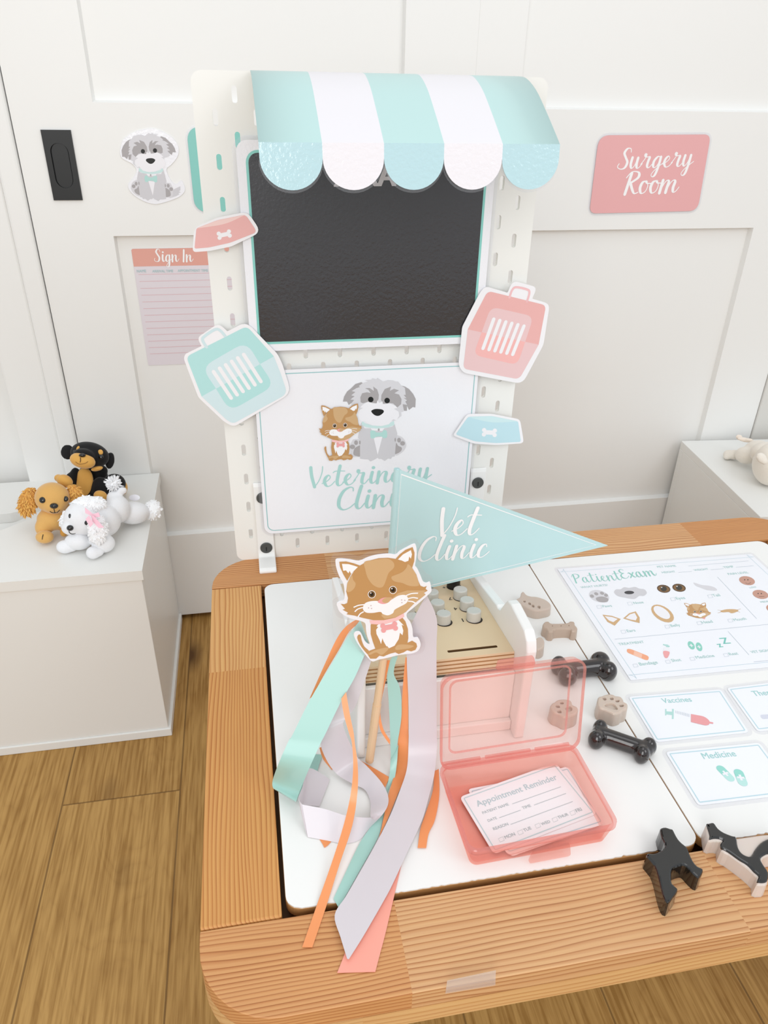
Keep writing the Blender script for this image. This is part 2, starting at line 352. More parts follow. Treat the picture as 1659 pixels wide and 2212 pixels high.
# black flush pull set in the left door
hb = B(); ox0, ox1, oz0, oz1 = -.4355, -.3915, .8612, .962
outer = [V3((ox0, oz0)), V3((ox1, oz0)), V3((ox1, oz1)), V3((ox0, oz1))]
cx, hw, r_ = (ox0 + ox1) / 2, .0135, .0135
st = []
for k in range(13): t = math.pi * k / 12; st.append(V3((cx + hw * math.cos(t), oz1 - .018 - r_ + r_ * math.sin(t))))
for k in range(13): t = math.pi * (1 + k / 12); st.append(V3((cx + hw * math.cos(t), oz0 + .018 + r_ + r_ * math.sin(t))))
mb = M((14, 15, 15), .4)
rim = [pw.p3(p, .003) for p in outer]; lo = [pw.p3(p, 0) for p in outer]
hb.loft([lo, rim], mb, False, False)
flat = [outer, st]; tri = tessellate_polygon([[V3((p.x, p.y, 0)) for p in l] for l in flat]); allp = [p for l in flat for p in l]
hb.add([pw.p3(p, .003) for p in allp], [t[::-1] for t in tri], mb)
hb.loft([[pw.p3(p, .003) for p in st], [pw.p3(V3((cx + (p.x - cx) * .9, p.y)), .0006) for p in st]], mb, False, True)
ho = hb.obj('door_handle', D1, clean=True); ho['label'] = 'black rectangular flush pull'
# ------------------------------------------------------------------ white benches
def bench(label, x, y, rot, w, d, notch=False):
    t = thing('storage_bench', label, 'bench', group='white storage benches')
    t.location = (x, y, 0); t.rotation_euler = (0, 0, rot); m = M((236, 235, 231), .38); e = .003
    B().box((0, 0, .0), (w + .002, d, .018), m).obj('base_board', t, bevel=.0015)
    B().box((0, .003, .018), (w - e, .02, H - .018), m).obj('front_panel', t, bevel=.001)
    for a in (0, w - .018 - e): B().box((a, .0202, .018), (a + .018, d - .018, H - .018), m).obj('side_panel', t, bevel=.001)
    B().box((0, d - .018, .018), (w - e, d, H - .018), m).obj('back_panel', t, bevel=.001)
    out = [V3((0, 0)), V3((w, 0)), V3((w, d)), V3((0, d))]
    if notch:
        nt_ = sm([V3(p) for p in ((.0, .216), (.10, .218), (.125, .222), (.152, .238), (.175, .247), (.188, .236), (.186, .215), (.165, .196), (.142, .182), (.12, .164), (.10, .158), (.0, .156))], 4, False)
        out = out + nt_
        sl = B(); P_ = [(.0, .152, H - .040), (.19, .172, H - .040), (.19, .262, H - .006), (.0, .236, H - .006)]
        sl.add(P_ + [(x_, y_, z_ - .004) for x_, y_, z_ in P_], [(0, 1, 2, 3), (7, 6, 5, 4), (0, 4, 5, 1), (1, 5, 6, 2), (2, 6, 7, 3), (3, 7, 4, 0)], m)
        sl.obj('sloped_slot_plate', t)  # added plate, sloped to catch light so the slot's inside reads pale
    B().plate(Pl((0, 0, 0), (1, 0, 0), (0, 1, 0)), out, H - .018, H, m).obj('lid', t, bevel=.0012)
    return t
bench('white storage bench with three plush puppies on top, left of the wooden table', -.70, .17, 0, .364, .342, True)
bench('white storage bench with cream plush toy on top, behind the wooden table at right', .747, .1775, -.0937, .36, .332)
# ------------------------------------------------------------------ table
tb = thing('play_table', 'low pine play table with wooden border around white inset lids', 'table')
TX0, TX1, TY0, TY1 = -.2125, .620, -.572, 0.
LX0, LX1, LY0, LY1 = -.150, .556, -.503, -.062
PX = pine('pine_lengthwise', 'x', (210, 170, 130), (190, 141, 99), (150, 99, 62), .0042, .262, .065, 2.)
PY = pine('pine_crosswise', 'y', (214, 174, 122), (196, 146, 92), (164, 112, 64), .0044, .30, .218, 5.)
PE = pine('pine_edge', 'x', (214, 182, 138), (204, 166, 120), (180, 138, 92), .0036, .5, .1, 9.)
tpl = Pl((0, 0, 0), (1, 0, 0), (0, 1, 0))
def board(name, poly, mat, bev=.004): return B().plate(tpl, poly, T - .02, T, mat).obj(name, tb, bevel=bev, seg=3)
R = .058
def corner(cx, cy, a0, n=9): return [V3((cx + R * math.cos(math.radians(a0 + 90 * k / n)), cy + R * math.sin(math.radians(a0 + 90 * k / n)))) for k in range(n + 1)]
board('front_board', corner(TX0 + R, TY0 + R, 180) + corner(TX1 - R, TY0 + R, 270) + [V3((TX1, LY0 + .0005)), V3((TX0, LY0 + .0005))], PX)
board('back_board', [V3((TX0, LY1)), V3((TX1, LY1))] + corner(TX1 - R, TY1 - R, 0) + corner(TX0 + R, TY1 - R, 90), PX, .003)
board('left_board', [V3((TX0, LY0 + .0015)), V3((LX0 - .0015, LY0 + .0015)), V3((LX0 - .0015, LY1 - .0012)), V3((TX0, LY1 - .0012))], PY, .002)
board('right_board', [V3((LX1 + .004, LY0 + .0015)), V3((TX1, LY0 + .0015)), V3((TX1, LY1 - .0012)), V3((LX1 + .004, LY1 - .0012))], PY, .002)
# rounded apron band under the border
ap = corner(TX0 + R, TY0 + R, 180) + corner(TX1 - R, TY0 + R, 270) + corner(TX1 - R, TY1 - R, 0) + corner(TX0 + R, TY1 - R, 90)
ai = offset(ap, -.02); b = B()
b.loft([[V3((p.x, p.y, z)) for p in q] for q, z in ((ap, T - .0202), (ap, T - .040), (offset(ap, -.003), T - .043), (ai, T - .043), (ai, T - .0202))], PE, ring=True)
b.obj('apron', tb)
B().box((LX0 - .02, LY0 - .01, T - .04), (LX1 + .02, LY1 + .01, T - .024), M((120, 82, 48), .6)).obj('inset_bed', tb)
for x, y in ((TX0 + .07, TY0 + .09), (TX1 - .07, TY0 + .09), (TX0 + .07, TY1 - .09), (TX1 - .07, TY1 - .09)):
    B().box((x - .022, y - .022, 0), (x + .022, y + .022, T - .03), PY).obj('leg', tb, bevel=.004)
def lid(x0, x1, label):
    t = thing('table_lid', label, 'lid', group='white lids inset in the table')
    o = rrect(x0, LY0 + .006, x1, LY1 - .002, .012); wm = M((240, 239, 236), .36)
    b = B(); b.loft([[V3((p.x, p.y, z)) for p in q] for q, z in ((offset(o, -.0008), T - .012 + .0016), (o, T - .0105), (o, T - .0014), (offset(o, -.0003), T - .0012))], M((176, 128, 76), .6)); b.obj('board_core', t)
    b = B(); q = []
    for i, p in enumerate(o): q.append(p)
    # paint film with a chipped edge along the front
    fl = []
    for i in range(len(o)):
        a, c = o[i], o[(i + 1) % len(o)]; n = max(1, int((c - a).length / .0025))
        for k in range(n): fl.append(a.lerp(c, k / n))
    fl = [p + V3((0, max(0, random.gauss(.0001, .00035)) if p.y < LY0 + .012 else 0)) for p in offset(fl, -.0003)]
    b.plate(tpl, fl, T - .0012, T, wm); b.obj('painted_top', t)
    return t
lid(LX0 + .002, .2008, 'white painted table lid with chipped front edge, under the toy cash register and pink box')
lid(.2018, LX1 - .003, 'white painted table lid under the printed exam sheet and picture cards')
TT = Pl((0, 0, T), (1, 0, 0), (0, 1, 0))
# strip of clear tape on the table's front edge
tp = Pl((0, TY0 - .0006, 0))
tag(B().plate(tp, tp.px([(962, 2146), (1070, 2128), (1071, 2096), (966, 2118)]), 0, .0002, clear((252, 250, 248), .3, .3, .05)).obj('clear_tape'), 'strip of clear tape stuck on the front edge of the pine table', 'tape')
# ------------------------------------------------------------------ pegboard
pg = thing('pegboard', 'tall white pegboard with oval slots standing at the back of the table', 'pegboard')
wp = M((238, 237, 232), .4); b = B(); fy, by = -.003, .003; z0, z1 = T, T + .56; n = 8
def slotloop(cx, cz):
    o = []
    for k in range(9): t = math.pi * k / 8; o.append((cx + .0026 * math.cos(t), cz + .005 + .0026 * math.sin(t)))
    for k in range(9): t = math.pi * (1 + k / 8); o.append((cx + .0026 * math.cos(t), cz - .005 + .0026 * math.sin(t)))
    return o
for i in range(-8, 9):
    x = i * .02; odd = i % 2; cz = T + (.02 if odd else .04)
    segs = []
    while cz < T + .555:
        sl = slotloop(x, cz); a0, a1 = cz - .02, cz + .02; x0, x1 = x - .01, x + .01
        rect = []
        for (u, w) in sl:                       # ray from the slot's centre line to the cell border
            dx = u - x; dz = w - cz
            k = 1e9
            if abs(dx) > 1e-9: k = min(k, .01 / abs(dx))
            if abs(dz) > 1e-9: k = min(k, .02 / abs(dz))
            rect.append((x + dx * k, cz + dz * k))
        m = len(sl)
        for yy, fl in ((fy, False), (by, True)):
            vs = [(u, yy, w) for u, w in rect] + [(u, yy, w) for u, w in sl]; fs = []
            for k in range(m):
                j = (k + 1) % m; f = (k, j, m + j, m + k); fs.append(f if fl else f[::-1])
            # the four corners the rays skip
            b.add(vs, fs, wp)
            for qx, qz in ((x0, a0), (x1, a0), (x1, a1), (x0, a1)):
                for k in range(m):
                    p, q = rect[k], rect[(k + 1) % m]
                    onx = [abs(p[0] - qx) < 1e-7, abs(q[0] - qx) < 1e-7]; onz_ = [abs(p[1] - qz) < 1e-7, abs(q[1] - qz) < 1e-7]
                    if (onx[0] and onz_[1] and not onx[1]) or (onx[1] and onz_[0] and not onx[0]):
                        f = (0, 1, 2); b.add([(p[0], yy, p[1]), (qx, yy, qz), (q[0], yy, q[1])], [f if not fl else f[::-1]], wp)
        b.add([(u, fy, w) for u, w in sl] + [(u, by, w) for u, w in sl], [(k, (k + 1) % m, m + (k + 1) % m, m + k) for k in range(m)], wp)
        cz += .04
    if not odd:
        for a, c in ((z0, z0 + .02), (z1 - .02, z1)):
            for yy in (fy, by): b.add([(x - .01, yy, a), (x + .01, yy, a), (x + .01, yy, c), (x - .01, yy, c)], [(0, 1, 2, 3) if yy == fy else (3, 2, 1, 0)], wp)
    for zz in (z0, z1): b.add([(x - .01, fy, zz), (x + .01, fy, zz), (x + .01, by, zz), (x - .01, by, zz)], [(0, 1, 2, 3)], wp)
for sg in (-1, 1):
    o = [V3((sg * .17, z0)), V3((sg * .17, z1))] + [V3((sg * (.17 + .0105 * math.sin(t)), z1 - .0105 + .0105 * math.cos(t))) for t in [math.pi / 2 * k / 6 for k in range(7)]] + [V3((sg * (.17 + .0105 * math.cos(t)), z0 + .0105 - .0105 * math.sin(t))) for t in [math.pi / 2 * k / 6 for k in range(7)]]
    b.plate(Pl((0, by, 0)), o, 0, by - fy, wp)
b.obj('panel', pg, clean=True)
# white clips that hold the board on the table edge
def clip(x, label):
    t = thing('board_clip', label, 'clip', group='white clips holding the pegboard'); m = M((240, 239, 236), .35)
    pr = [(-.0032, .595), (-.006, .595), (-.0075, .59), (-.0075, T + .016), (-.0085, T + .011), (-.012, T + .0075), (-.036, T + .0065), (-.040, T + .004), (-.040, T), (-.0032, T)]
    out = [V3((x, y, z)) for y, z in pr]; hw = .011
    B().loft([[p + V3((-hw, 0, 0)) for p in out], [p + V3((hw, 0, 0)) for p in out]], m).obj('bracket', t, bevel=.0025, seg=3)
    for z in (.4995, .5745):
        k = B(); ys = (-.0074, -.0092, -.0098)
        k.loft([[V3((x + r * math.cos(a), y, z + r * math.sin(a))) for a in [2 * math.pi * i / 28 for i in range(28)]] for y, r in ((ys[0], .0078), (ys[1], .0078), (ys[2], .0070))], M((66, 68, 66), .45))
        k = k.obj('screw_knob', t, clean=True); k['label'] = 'dark grey round screw knob'
        B().box((x - .0007, -.0101, z - .004), (x + .0007, -.0097, z + .002), BLK).obj('slot', k)
clip(-.1415, 'white clip with dark screws under the left end of the pegboard')
clip(.1415, 'white clip with dark screw at the right of the pegboard, behind the pennant')
# ------------------------------------------------------------------ prints on the pegboard
GLOSSBLK = M((48, 46, 49), .3, .6, .12, 300)
PY1 = Pl((0, -.0105, 0))
xr = thing('xray_sheet', 'laminated sheet with large dark panel under the striped awning', 'poster')
bk = B().plate(PY1, rrect(-.1425, .7655, .1285, .981, .011), 0, .0007, PAPERG).obj('paper', xr)
B().plate(PY1, offset(rrect(-.1425, .7655, .1285, .981, .011), .004), .0001, .0005, LAM).obj('laminate', xr)
i = Ink(PY1, .0008)
zz1 = Zm(380, 120, 3.687)
scr = rrect(-.1337, .7735, .1197, .972, .012)
i.poly(M((134, 204, 194), .3, .6), scr); i.poly(GLOSSBLK, offset(scr, -.0026)); i.obj('dark_screen', xr)
i = Ink(PY1, .0012); a = PY1.p2(722, 402); e = PY1.p2(888, 400); i.text(M((206, 204, 208), .3, .4), 'X-RAY', a, e, 1.0, .035); i.obj('lettering', xr)
vs_ = thing('clinic_sign', 'white laminated sign with cartoon cat and dog above aqua lettering', 'sign')
so = rrect(-.142, .5225, .1285, .7425, .011)
B().plate(PY1, so, 0, .0007, PAPERG).obj('paper', vs_)
B().plate(PY1, offset(so, .004), .0001, .0005, LAM).obj('laminate', vs_)
i = Ink(PY1, .0008); i.strip(M((150, 196, 196), .4), rrect(-.1375, .527, .124, .738, .0085), .0011, True); i.obj('border', vs_)
zB = Zm(650, 800, 5.53)
i = Ink(PY1, .0008)
P = lambda u, v: PY1.p2(*zB(u, v))
tx = M((170, 212, 207), .45)
i.script(tx, 'Veterinary', P(110, 1400), P(1500, 1300), .80, .21, .05)
i.script(tx, 'Clinic', P(420, 1668), P(1230, 1610), .82, .21, .05); i.obj('lettering', vs_)
# ---- cartoon cat and dog artwork, traced once and reused
def wmat(c): return M(c, .42, .25)
C_BR, C_LT, C_WH, C_PK, C_RS = wmat((192, 145, 92)), wmat((206, 168, 122)), wmat((246, 244, 245)), wmat((244, 194, 192)), wmat((236, 164, 164))
C_EYE, C_DK = wmat((104, 74, 36)), wmat((24, 18, 14))
CAT_HEAD = [(373, 640), (385, 560), (420, 470), (470, 395), (540, 330), (640, 275), (760, 245), (870, 240), (980, 255), (1080, 295), (1160, 360), (1210, 440), (1235, 520), (1260, 575), (1300, 590), (1335, 578), (1320, 610), (1345, 632), (1300, 660), (1320, 680), (1270, 720), (1180, 790), (1080, 890), (960, 955), (820, 985), (700, 985), (580, 960), (470, 930), (378, 915), (395, 895), (330, 860), (360, 850), (308, 790), (350, 795), (385, 780), (395, 720)]
CAT = [  # (colour, smooth, points)
 (C_BR, 0, [(665, 1040), (700, 1000), (800, 960), (950, 920), (1040, 950), (1080, 1000), (1110, 1090), (1115, 1200), (1105, 1255), (1160, 1230), (1210, 1260), (1220, 1300), (1200, 1340), (1150, 1358), (1100, 1345), (1060, 1370), (1000, 1390), (960, 1370), (900, 1385), (850, 1405), (820, 1420), (770, 1410), (730, 1445), (660, 1445), (632, 1400), (650, 1350), (720, 1325), (690, 1240), (665, 1150)]),
 (C_BR, 1, [(505, 1200), (520, 1160), (545, 1165), (560, 1230), (590, 1300), (645, 1352), (635, 1395), (590, 1350), (540, 1280)]),
 (C_WH, 0, [(735, 1060), (760, 1030), (900, 1010), (1000, 985), (1062, 1050), (1035, 1040), (1055, 1110), (1045, 1165), (1015, 1135), (1000, 1210), (950, 1290), (885, 1320), (860, 1292), (855, 1300), (820, 1240), (805, 1200), (790, 1270), (768, 1215), (735, 1150), (730, 1100), (755, 1065)]),
 (C_LT, 1, [(640, 1385), (720, 1342), (850, 1312), (880, 1322), (840, 1370), (790, 1400), (730, 1370), (660, 1398)]),
 (C_LT, 1, [(960, 1312), (1000, 1277), (1100, 1277), (1180, 1292), (1130, 1320), (1050, 1332), (970, 1340)]),
 (C_PK, 0, [(650, 985), (760, 985), (900, 965), (1060, 900), (1066, 945), (980, 992), (850, 1030), (740, 1036), (665, 1030)]),
 (C_BR, 0, CAT_HEAD),
 (C_BR, 0, [(290, 288), (370, 283), (460, 305), (545, 335), (440, 420), (385, 515), (340, 440), (300, 350)]),
 (C_WH, 0, [(322, 312), (400, 315), (470, 335), (512, 350), (430, 430), (415, 395), (400, 425), (370, 390), (338, 395)]),
 (C_BR, 0, [(965, 250), (1010, 200), (1080, 145), (1165, 112), (1188, 180), (1185, 280), (1160, 360), (1090, 310), (1020, 268)]),
 (C_WH, 0, [(990, 260), (1050, 200), (1145, 148), (1157, 200), (1145, 250), (1125, 225), (1115, 275), (1075, 290), (1030, 270)]),
 (C_LT, 1, [(590, 290), (600, 380), (630, 480), (690, 560), (760, 595), (815, 580), (850, 500), (880, 420), (940, 360), (940, 300), (880, 252), (800, 250), (700, 265)]),
 (C_LT, 1, [(915, 465), (960, 445), (1040, 410), (1090, 360), (1110, 315), (1160, 362), (1210, 445), (1235, 525), (1240, 570), (1180, 580), (1110, 570), (1040, 540), (960, 525), (920, 500)]),
 (C_LT, 1, [(392, 530), (440, 445), (455, 500), (485, 545), (470, 600), (420, 645), (378, 640), (382, 575)]),
 (C_LT, 0, [(900, 740), (990, 662), (1100, 628), (1325, 628), (1300, 660), (1316, 682), (1265, 720), (1178, 788), (1078, 888), (960, 950), (830, 968), (790, 930)]),
 (C_WH, 1, [(572, 850), (590, 790), (650, 760), (750, 755), (830, 785), (920, 735), (1000, 690), (1080, 685), (1112, 730), (1090, 780), (1010, 825), (950, 860), (930, 900), (870, 926), (810, 910), (780, 885), (690, 897), (610, 892)]),
 (C_RS, 1, [(748, 762), (790, 725), (850, 710), (918, 715), (885, 765), (830, 790), (780, 785)]),
 (C_LT, 1, [(802, 745), (850, 712), (915, 716), (875, 772), (822, 776)])]
WHISK = [[(588, 797), (520, 805), (460, 830)], [(572, 830), (510, 850), (475, 882)], [(582, 880), (540, 905), (513, 945)], [(1085, 690), (1150, 665), (1230, 660)], [(1110, 725), (1170, 712), (1228, 722)], [(1110, 755), (1160, 760), (1200, 780)]]
def draw_cat(i, f, sc, head_only=False):
    for mat, s_, pts in CAT[6 if head_only else 0:]: i.poly(mat, sm([f(*p) for p in pts], 4) if s_ else [f(*p) for p in pts])
    for x, y in ((678, 675), (930, 622)):
        for mat, r in ((C_WH, 47), (C_EYE, 40), (C_DK, 22)): i.poly(mat, [f(x + r * math.cos(t), y + r * math.sin(t)) for t in [2 * math.pi * k / 20 for k in range(20)]])
        i.poly(C_WH, [f(x - 12 + 8 * math.cos(t), y - 16 + 8 * math.sin(t)) for t in [2 * math.pi * k / 8 for k in range(8)]])
    for w in WHISK: i.strip(C_WH, sm([f(*p) for p in w], 4, False), 11 * sc, caps=False)
    if not head_only:
        a = math.radians(-10); R_ = lambda x, y: f(885 + 200 * (x * math.cos(a) - y * math.sin(a)), 1065 + 200 * (x * math.sin(a) + y * math.cos(a)))
        i.poly(C_RS, [R_(*p) for p in ((-.4, -.15), (.4, -.15), (.4, .15), (-.4, .15))])
        for x in (-.36, .36):
            for y in (-.13, .13): i.poly(C_RS, [R_(x + .15 * math.cos(t), y + .15 * math.sin(t)) for t in [2 * math.pi * j / 12 for j in range(12)]])
    for x, y in ((640, 835), (668, 808), (675, 842), (1035, 740), (1072, 745), (1037, 772)): i.poly(wmat((200, 170, 170)), [f(x + 7 * math.cos(t), y + 7 * math.sin(t)) for t in (0, 1.2, 2.4, 3.6, 4.8)])
    return i
G_L, G_M, G_D, G_W, A_L, A_M = wmat((214, 212, 216)), wmat((206, 204, 208)), wmat((168, 163, 164)), wmat((238, 236, 240)), wmat((200, 226, 224)), wmat((176, 216, 210))
DOG = [
 (G_L, 0, [(600, 1033), (580, 900), (620, 822), (712, 812), (715, 1033)]), (G_L, 1, [(1118, 790), (1180, 782), (1235, 825), (1258, 900), (1210, 975), (1118, 1005)]),
 (G_D, 1, [(625, 980), (640, 930), (690, 897), (712, 905), (712, 1018), (660, 1020), (632, 1008)]), (G_D, 1, [(1118, 885), (1140, 865), (1160, 897), (1203, 920), (1195, 960), (1150, 990), (1118, 988)]),
 (G_M, 0, [(720, 620), (760, 690), (840, 690), (1000, 690), (1090, 670), (1118, 640), (1150, 750), (1130, 900), (1120, 1025), (1090, 1030), (1075, 1055), (1040, 1050), (1000, 1080), (960, 1055), (930, 1055), (915, 1040), (885, 1060), (830, 1085), (800, 1060), (760, 1060), (705, 1052), (705, 830), (680, 800), (700, 700)]),
 (G_W, 0, [(868, 800), (972, 790), (915, 1005)]), (G_W, 0, [(832, 690), (998, 685), (972, 720), (850, 715)]),
 (A_L, 0, [(728, 600), (770, 630), (850, 655), (950, 658), (1040, 635), (1110, 600), (1115, 650), (1040, 680), (900, 692), (780, 677), (725, 650)]),
 (A_M, 1, [(832, 718), (875, 716), (900, 737), (965, 737), (985, 712), (1018, 715), (1030, 755), (1022, 800), (985, 805), (960, 788), (900, 790), (872, 808), (835, 805), (828, 760)]),
 (G_D, 0, [(500, 370), (515, 310), (550, 250), (600, 210), (650, 160), (720, 138), (740, 150), (730, 200), (680, 330), (640, 420), (605, 385), (570, 410), (550, 370)]),
 (G_D, 0, [(1200, 180), (1240, 190), (1290, 220), (1340, 280), (1370, 340), (1365, 440), (1335, 435), (1290, 470), (1265, 420), (1225, 400)]),
 (G_L, 0, [(735, 150), (800, 128), (760, 112), (840, 108), (850, 90), (900, 102), (912, 85), (980, 130), (1040, 112), (1100, 118), (1130, 130), (1160, 130), (1200, 180), (1240, 205), (1250, 290), (1225, 290), (1260, 330), (1225, 325), (1265, 355), (1245, 370), (1268, 410), (1215, 400), (1225, 490), (1195, 495), (1200, 540), (1132, 592), (930, 640), (720, 560), (690, 450), (650, 440), (600, 420), (605, 385), (635, 350), (590, 345), (640, 305), (600, 295), (650, 255), (605, 245), (660, 210), (705, 195), (690, 185)]),
 (G_D, 0, [(1215, 400), (1265, 415), (1265, 480), (1230, 480)]),
 (G_D, 0, [(765, 210), (820, 208), (870, 242), (862, 190), (910, 225), (930, 290), (925, 340), (900, 392), (860, 385), (800, 372), (740, 390), (712, 378), (708, 320), (730, 270), (790, 258), (832, 268), (805, 230)]),
 (G_D, 0, [(955, 350), (960, 290), (1000, 220), (1076, 190), (1060, 242), (1110, 217), (1170, 235), (1115, 270), (1170, 285), (1200, 340), (1195, 400), (1150, 440), (1100, 392), (1050, 387), (985, 402)]),
 (G_W, 0, [(680, 520), (700, 470), (740, 445), (705, 440), (740, 405), (800, 372), (850, 390), (905, 390), (912, 355), (935, 385), (975, 368), (975, 398), (1070, 395), (1130, 420), (1150, 445), (1110, 455), (1165, 490), (1172, 540), (1140, 592), (1100, 580), (1050, 640), (960, 662), (850, 655), (780, 622), (760, 600), (720, 612), (690, 570)]),
 (BLK, 1, [(838, 485), (870, 462), (915, 457), (975, 467), (988, 495), (950, 530), (912, 541), (870, 525)])]
def draw_dog(i, f):
    for mat, s_, pts in DOG: i.poly(mat, sm([f(*p) for p in pts], 4) if s_ else [f(*p) for p in pts])
    def e(mat, x, y, rx, ry): i.poly(mat, [f(x + rx * math.cos(t), y + ry * math.sin(t)) for t in [2 * math.pi * k / 18 for k in range(18)]])
    for x, y in ((833, 345), (1028, 357)): e(BLK, x, y, 33, 33)
    for x, y, a, c in ((615, 910, 30, 27), (658, 860, 22, 28), (703, 858, 9, 24), (1170, 830, 22, 28), (1213, 868, 28, 26), (1125, 825, 8, 24)): e(G_D, x, y, a, c)
    e(G_D, 928, 705, 11, 16)
    return i
draw_dog(Ink(PY1, .0008), lambda u, v: P(u, v)).obj('dog_picture', vs_)
def vcat(u, v):
    dx, dy = u - 678, v - 675; k = .489; a = math.radians(8.7)
    return P(400 + k * (dx * math.cos(a) - dy * math.sin(a)), 652 + k * 1.12 * (dx * math.sin(a) + dy * math.cos(a)))
draw_cat(Ink(PY1, .0022), vcat, .489 * .00010).obj('cat_picture', vs_)
# ---- paper cut-outs: carriers and bowls
def cutout(name, label, cat, h, outline, rnd, parts, group):
    t = thing(name, label, cat, group=group); pl = Pl((0, h, 0))
    B().plate(pl, round_poly(pl.px(outline), rnd), 0, .0008, PAPER).obj('backing_paper', t)
    i = Ink(pl, .0009)
    for kind, mat, pts, w in parts:
        q = pl.px(pts)
        if kind == 'p': i.poly(mat, round_poly(q, w))
        elif kind == 's': i.strip(mat, sm(q, 5, False), w)
        elif kind == 'b': i.strip(mat, q, w)
    return t, i, pl
z3 = Zm(380, 660, 3.687); z4 = Zm(830, 660, 3.318)
def zz(k, pts): return [k(*p) for p in pts]
AQ2 = M((178, 222, 220), .42, .25); AQL = M((208, 228, 232), .42, .25); PK2 = M((232, 176, 172), .42, .25); PKL = M((232, 196, 196), .42, .25)
bars3 = [((300 + 48 * k, 525 - 27.5 * k), (440 + 47.4 * k, 735 - 26.4 * k)) for k in range(6)]
t, i, pl = cutout('carrier_cutout', 'aqua paper pet carrier cut-out taped left of the clinic sign', 'paper cut-out', -.0135,
  zz(z3, [(62, 420), (75, 385), (205, 322), (170, 255), (340, 140), (410, 205), (560, 128), (810, 385), (848, 465), (920, 695), (460, 965), (385, 925), (180, 730), (118, 570)]),
  [.004, .002, .001, .009, .012, .001, .009, .004, .004, .012, .012, .006, .003, .003],
  [('p', AQ2, zz(z3, [(82, 405), (565, 162), (780, 403), (205, 722)]), [.006, .006, 0, 0]), ('p', AQL, zz(z3, [(205, 722), (780, 403), (835, 540), (888, 700), (455, 940), (400, 905)]), [0, 0, .001, .008, .008, .001]),
   ('p', AQL, zz(z3, [(205, 490), (560, 285), (670, 465), (320, 660)]), [.014, .014, 0, 0]), ('p', AQ2, zz(z3, [(320, 660), (670, 465), (785, 635), (430, 840)]), [0, 0, .014, .014]),
   ('s', M((206, 226, 230), .42, .25), zz(z3, [(245, 330), (212, 272), (232, 240), (310, 190), (350, 195), (392, 240)]), .0031)] + [('b', PAPER, zz(z3, q), .0043) for q in bars3], 'paper cut-outs on the pegboard')
i.obj('printed_carrier', t)
bars4 = [((1066 + 13 * k, 689 + 3 * k), (1043 + 12.8 * k, 752 + 2.6 * k)) for k in range(6)]
t, i, pl = cutout('carrier_cutout', 'pink paper pet carrier cut-out taped right of the dark poster', 'paper cut-out', -.0135,
  [(998, 706), (1036, 632), (1048, 618), (1096, 632), (1107, 606), (1160, 620), (1149, 645), (1187, 656), (1173.6, 744), (1128, 829), (1000, 805), (990, 788)],
  [.003, .004, .006, .001, .010, .010, .001, .007, .004, .010, .006, .005],
  [('p', PK2, [(1010, 711), (1053, 628), (1179, 659), (1163, 744)], [0, .006, .006, 0]), ('p', PKL, [(1010, 711), (1163, 744), (1121, 819), (1000, 796)], [0, 0, .007, .006]),
   ('p', PKL, [(1040, 717), (1060, 662), (1152, 683), (1134, 738)], [0, .010, .010, 0]), ('p', M((242, 182, 178), .42, .25), [(1040, 717), (1134, 738), (1117, 788), (1022, 766)], [0, 0, .010, .010]),
   ('s', M((238, 190, 192), .42, .25), [(1100, 642), (1106, 626), (1115, 620), (1138, 625), (1143, 632), (1138, 651)], .0026)] + [('b', PAPER, q, .0043) for q in bars4], 'paper cut-outs on the pegboard')
i.obj('printed_carrier', t)
t, i, pl = cutout('bowl_cutout', 'pink paper dog bowl cut-out at the left edge of the dark poster', 'paper cut-out', -.0135,
  zz(zz1, [(133, 1565), (145, 1370), (330, 1290), (570, 1243), (680, 1405), (440, 1520), (270, 1555)]), [.004, .007, .004, .007, .009, .003, .003],
  [('p', PK2, zz(zz1, [(148, 1537), (163, 1375), (330, 1310), (555, 1265), (648, 1405), (430, 1490), (265, 1527)]), [.002, .002, .003, .004, .005, .003, .003]),
   ('p', M((240, 206, 200), .42, .25), zz(zz1, [(165, 1376), (330, 1312), (550, 1268), (400, 1342)]), [.001, .003, .001, .02])], 'paper cut-outs on the pegboard')
bone2(i, PAPER, pl, (385, 1425), 112, -12, zz1); i.obj('printed_bowl', t)
t, i, pl = cutout('bowl_cutout', 'pale blue paper dog bowl cut-out at the right edge of the clinic sign', 'paper cut-out', -.0135,
  zz(z4, [(490, 930), (595, 775), (770, 775), (972, 815), (1000, 985), (800, 998), (640, 988)]), [.004, .005, .004, .005, .006, .004, .004],
  [('p', M((190, 222, 230), .42, .25), zz(z4, [(510, 922), (600, 795), (770, 790), (958, 828), (978, 975), (800, 984), (650, 972)]), [.003, .003, .003, .003, .003, .004, .004]),
   ('p', M((204, 230, 232), .42, .25), zz(z4, [(599, 797), (770, 790), (955, 829), (760, 840)]), [.001, .003, .001, .02])], 'paper cut-outs on the pegboard')
bone2(i, PAPER, pl, (752, 908), 104, 3, z4); i.obj('printed_bowl', t)
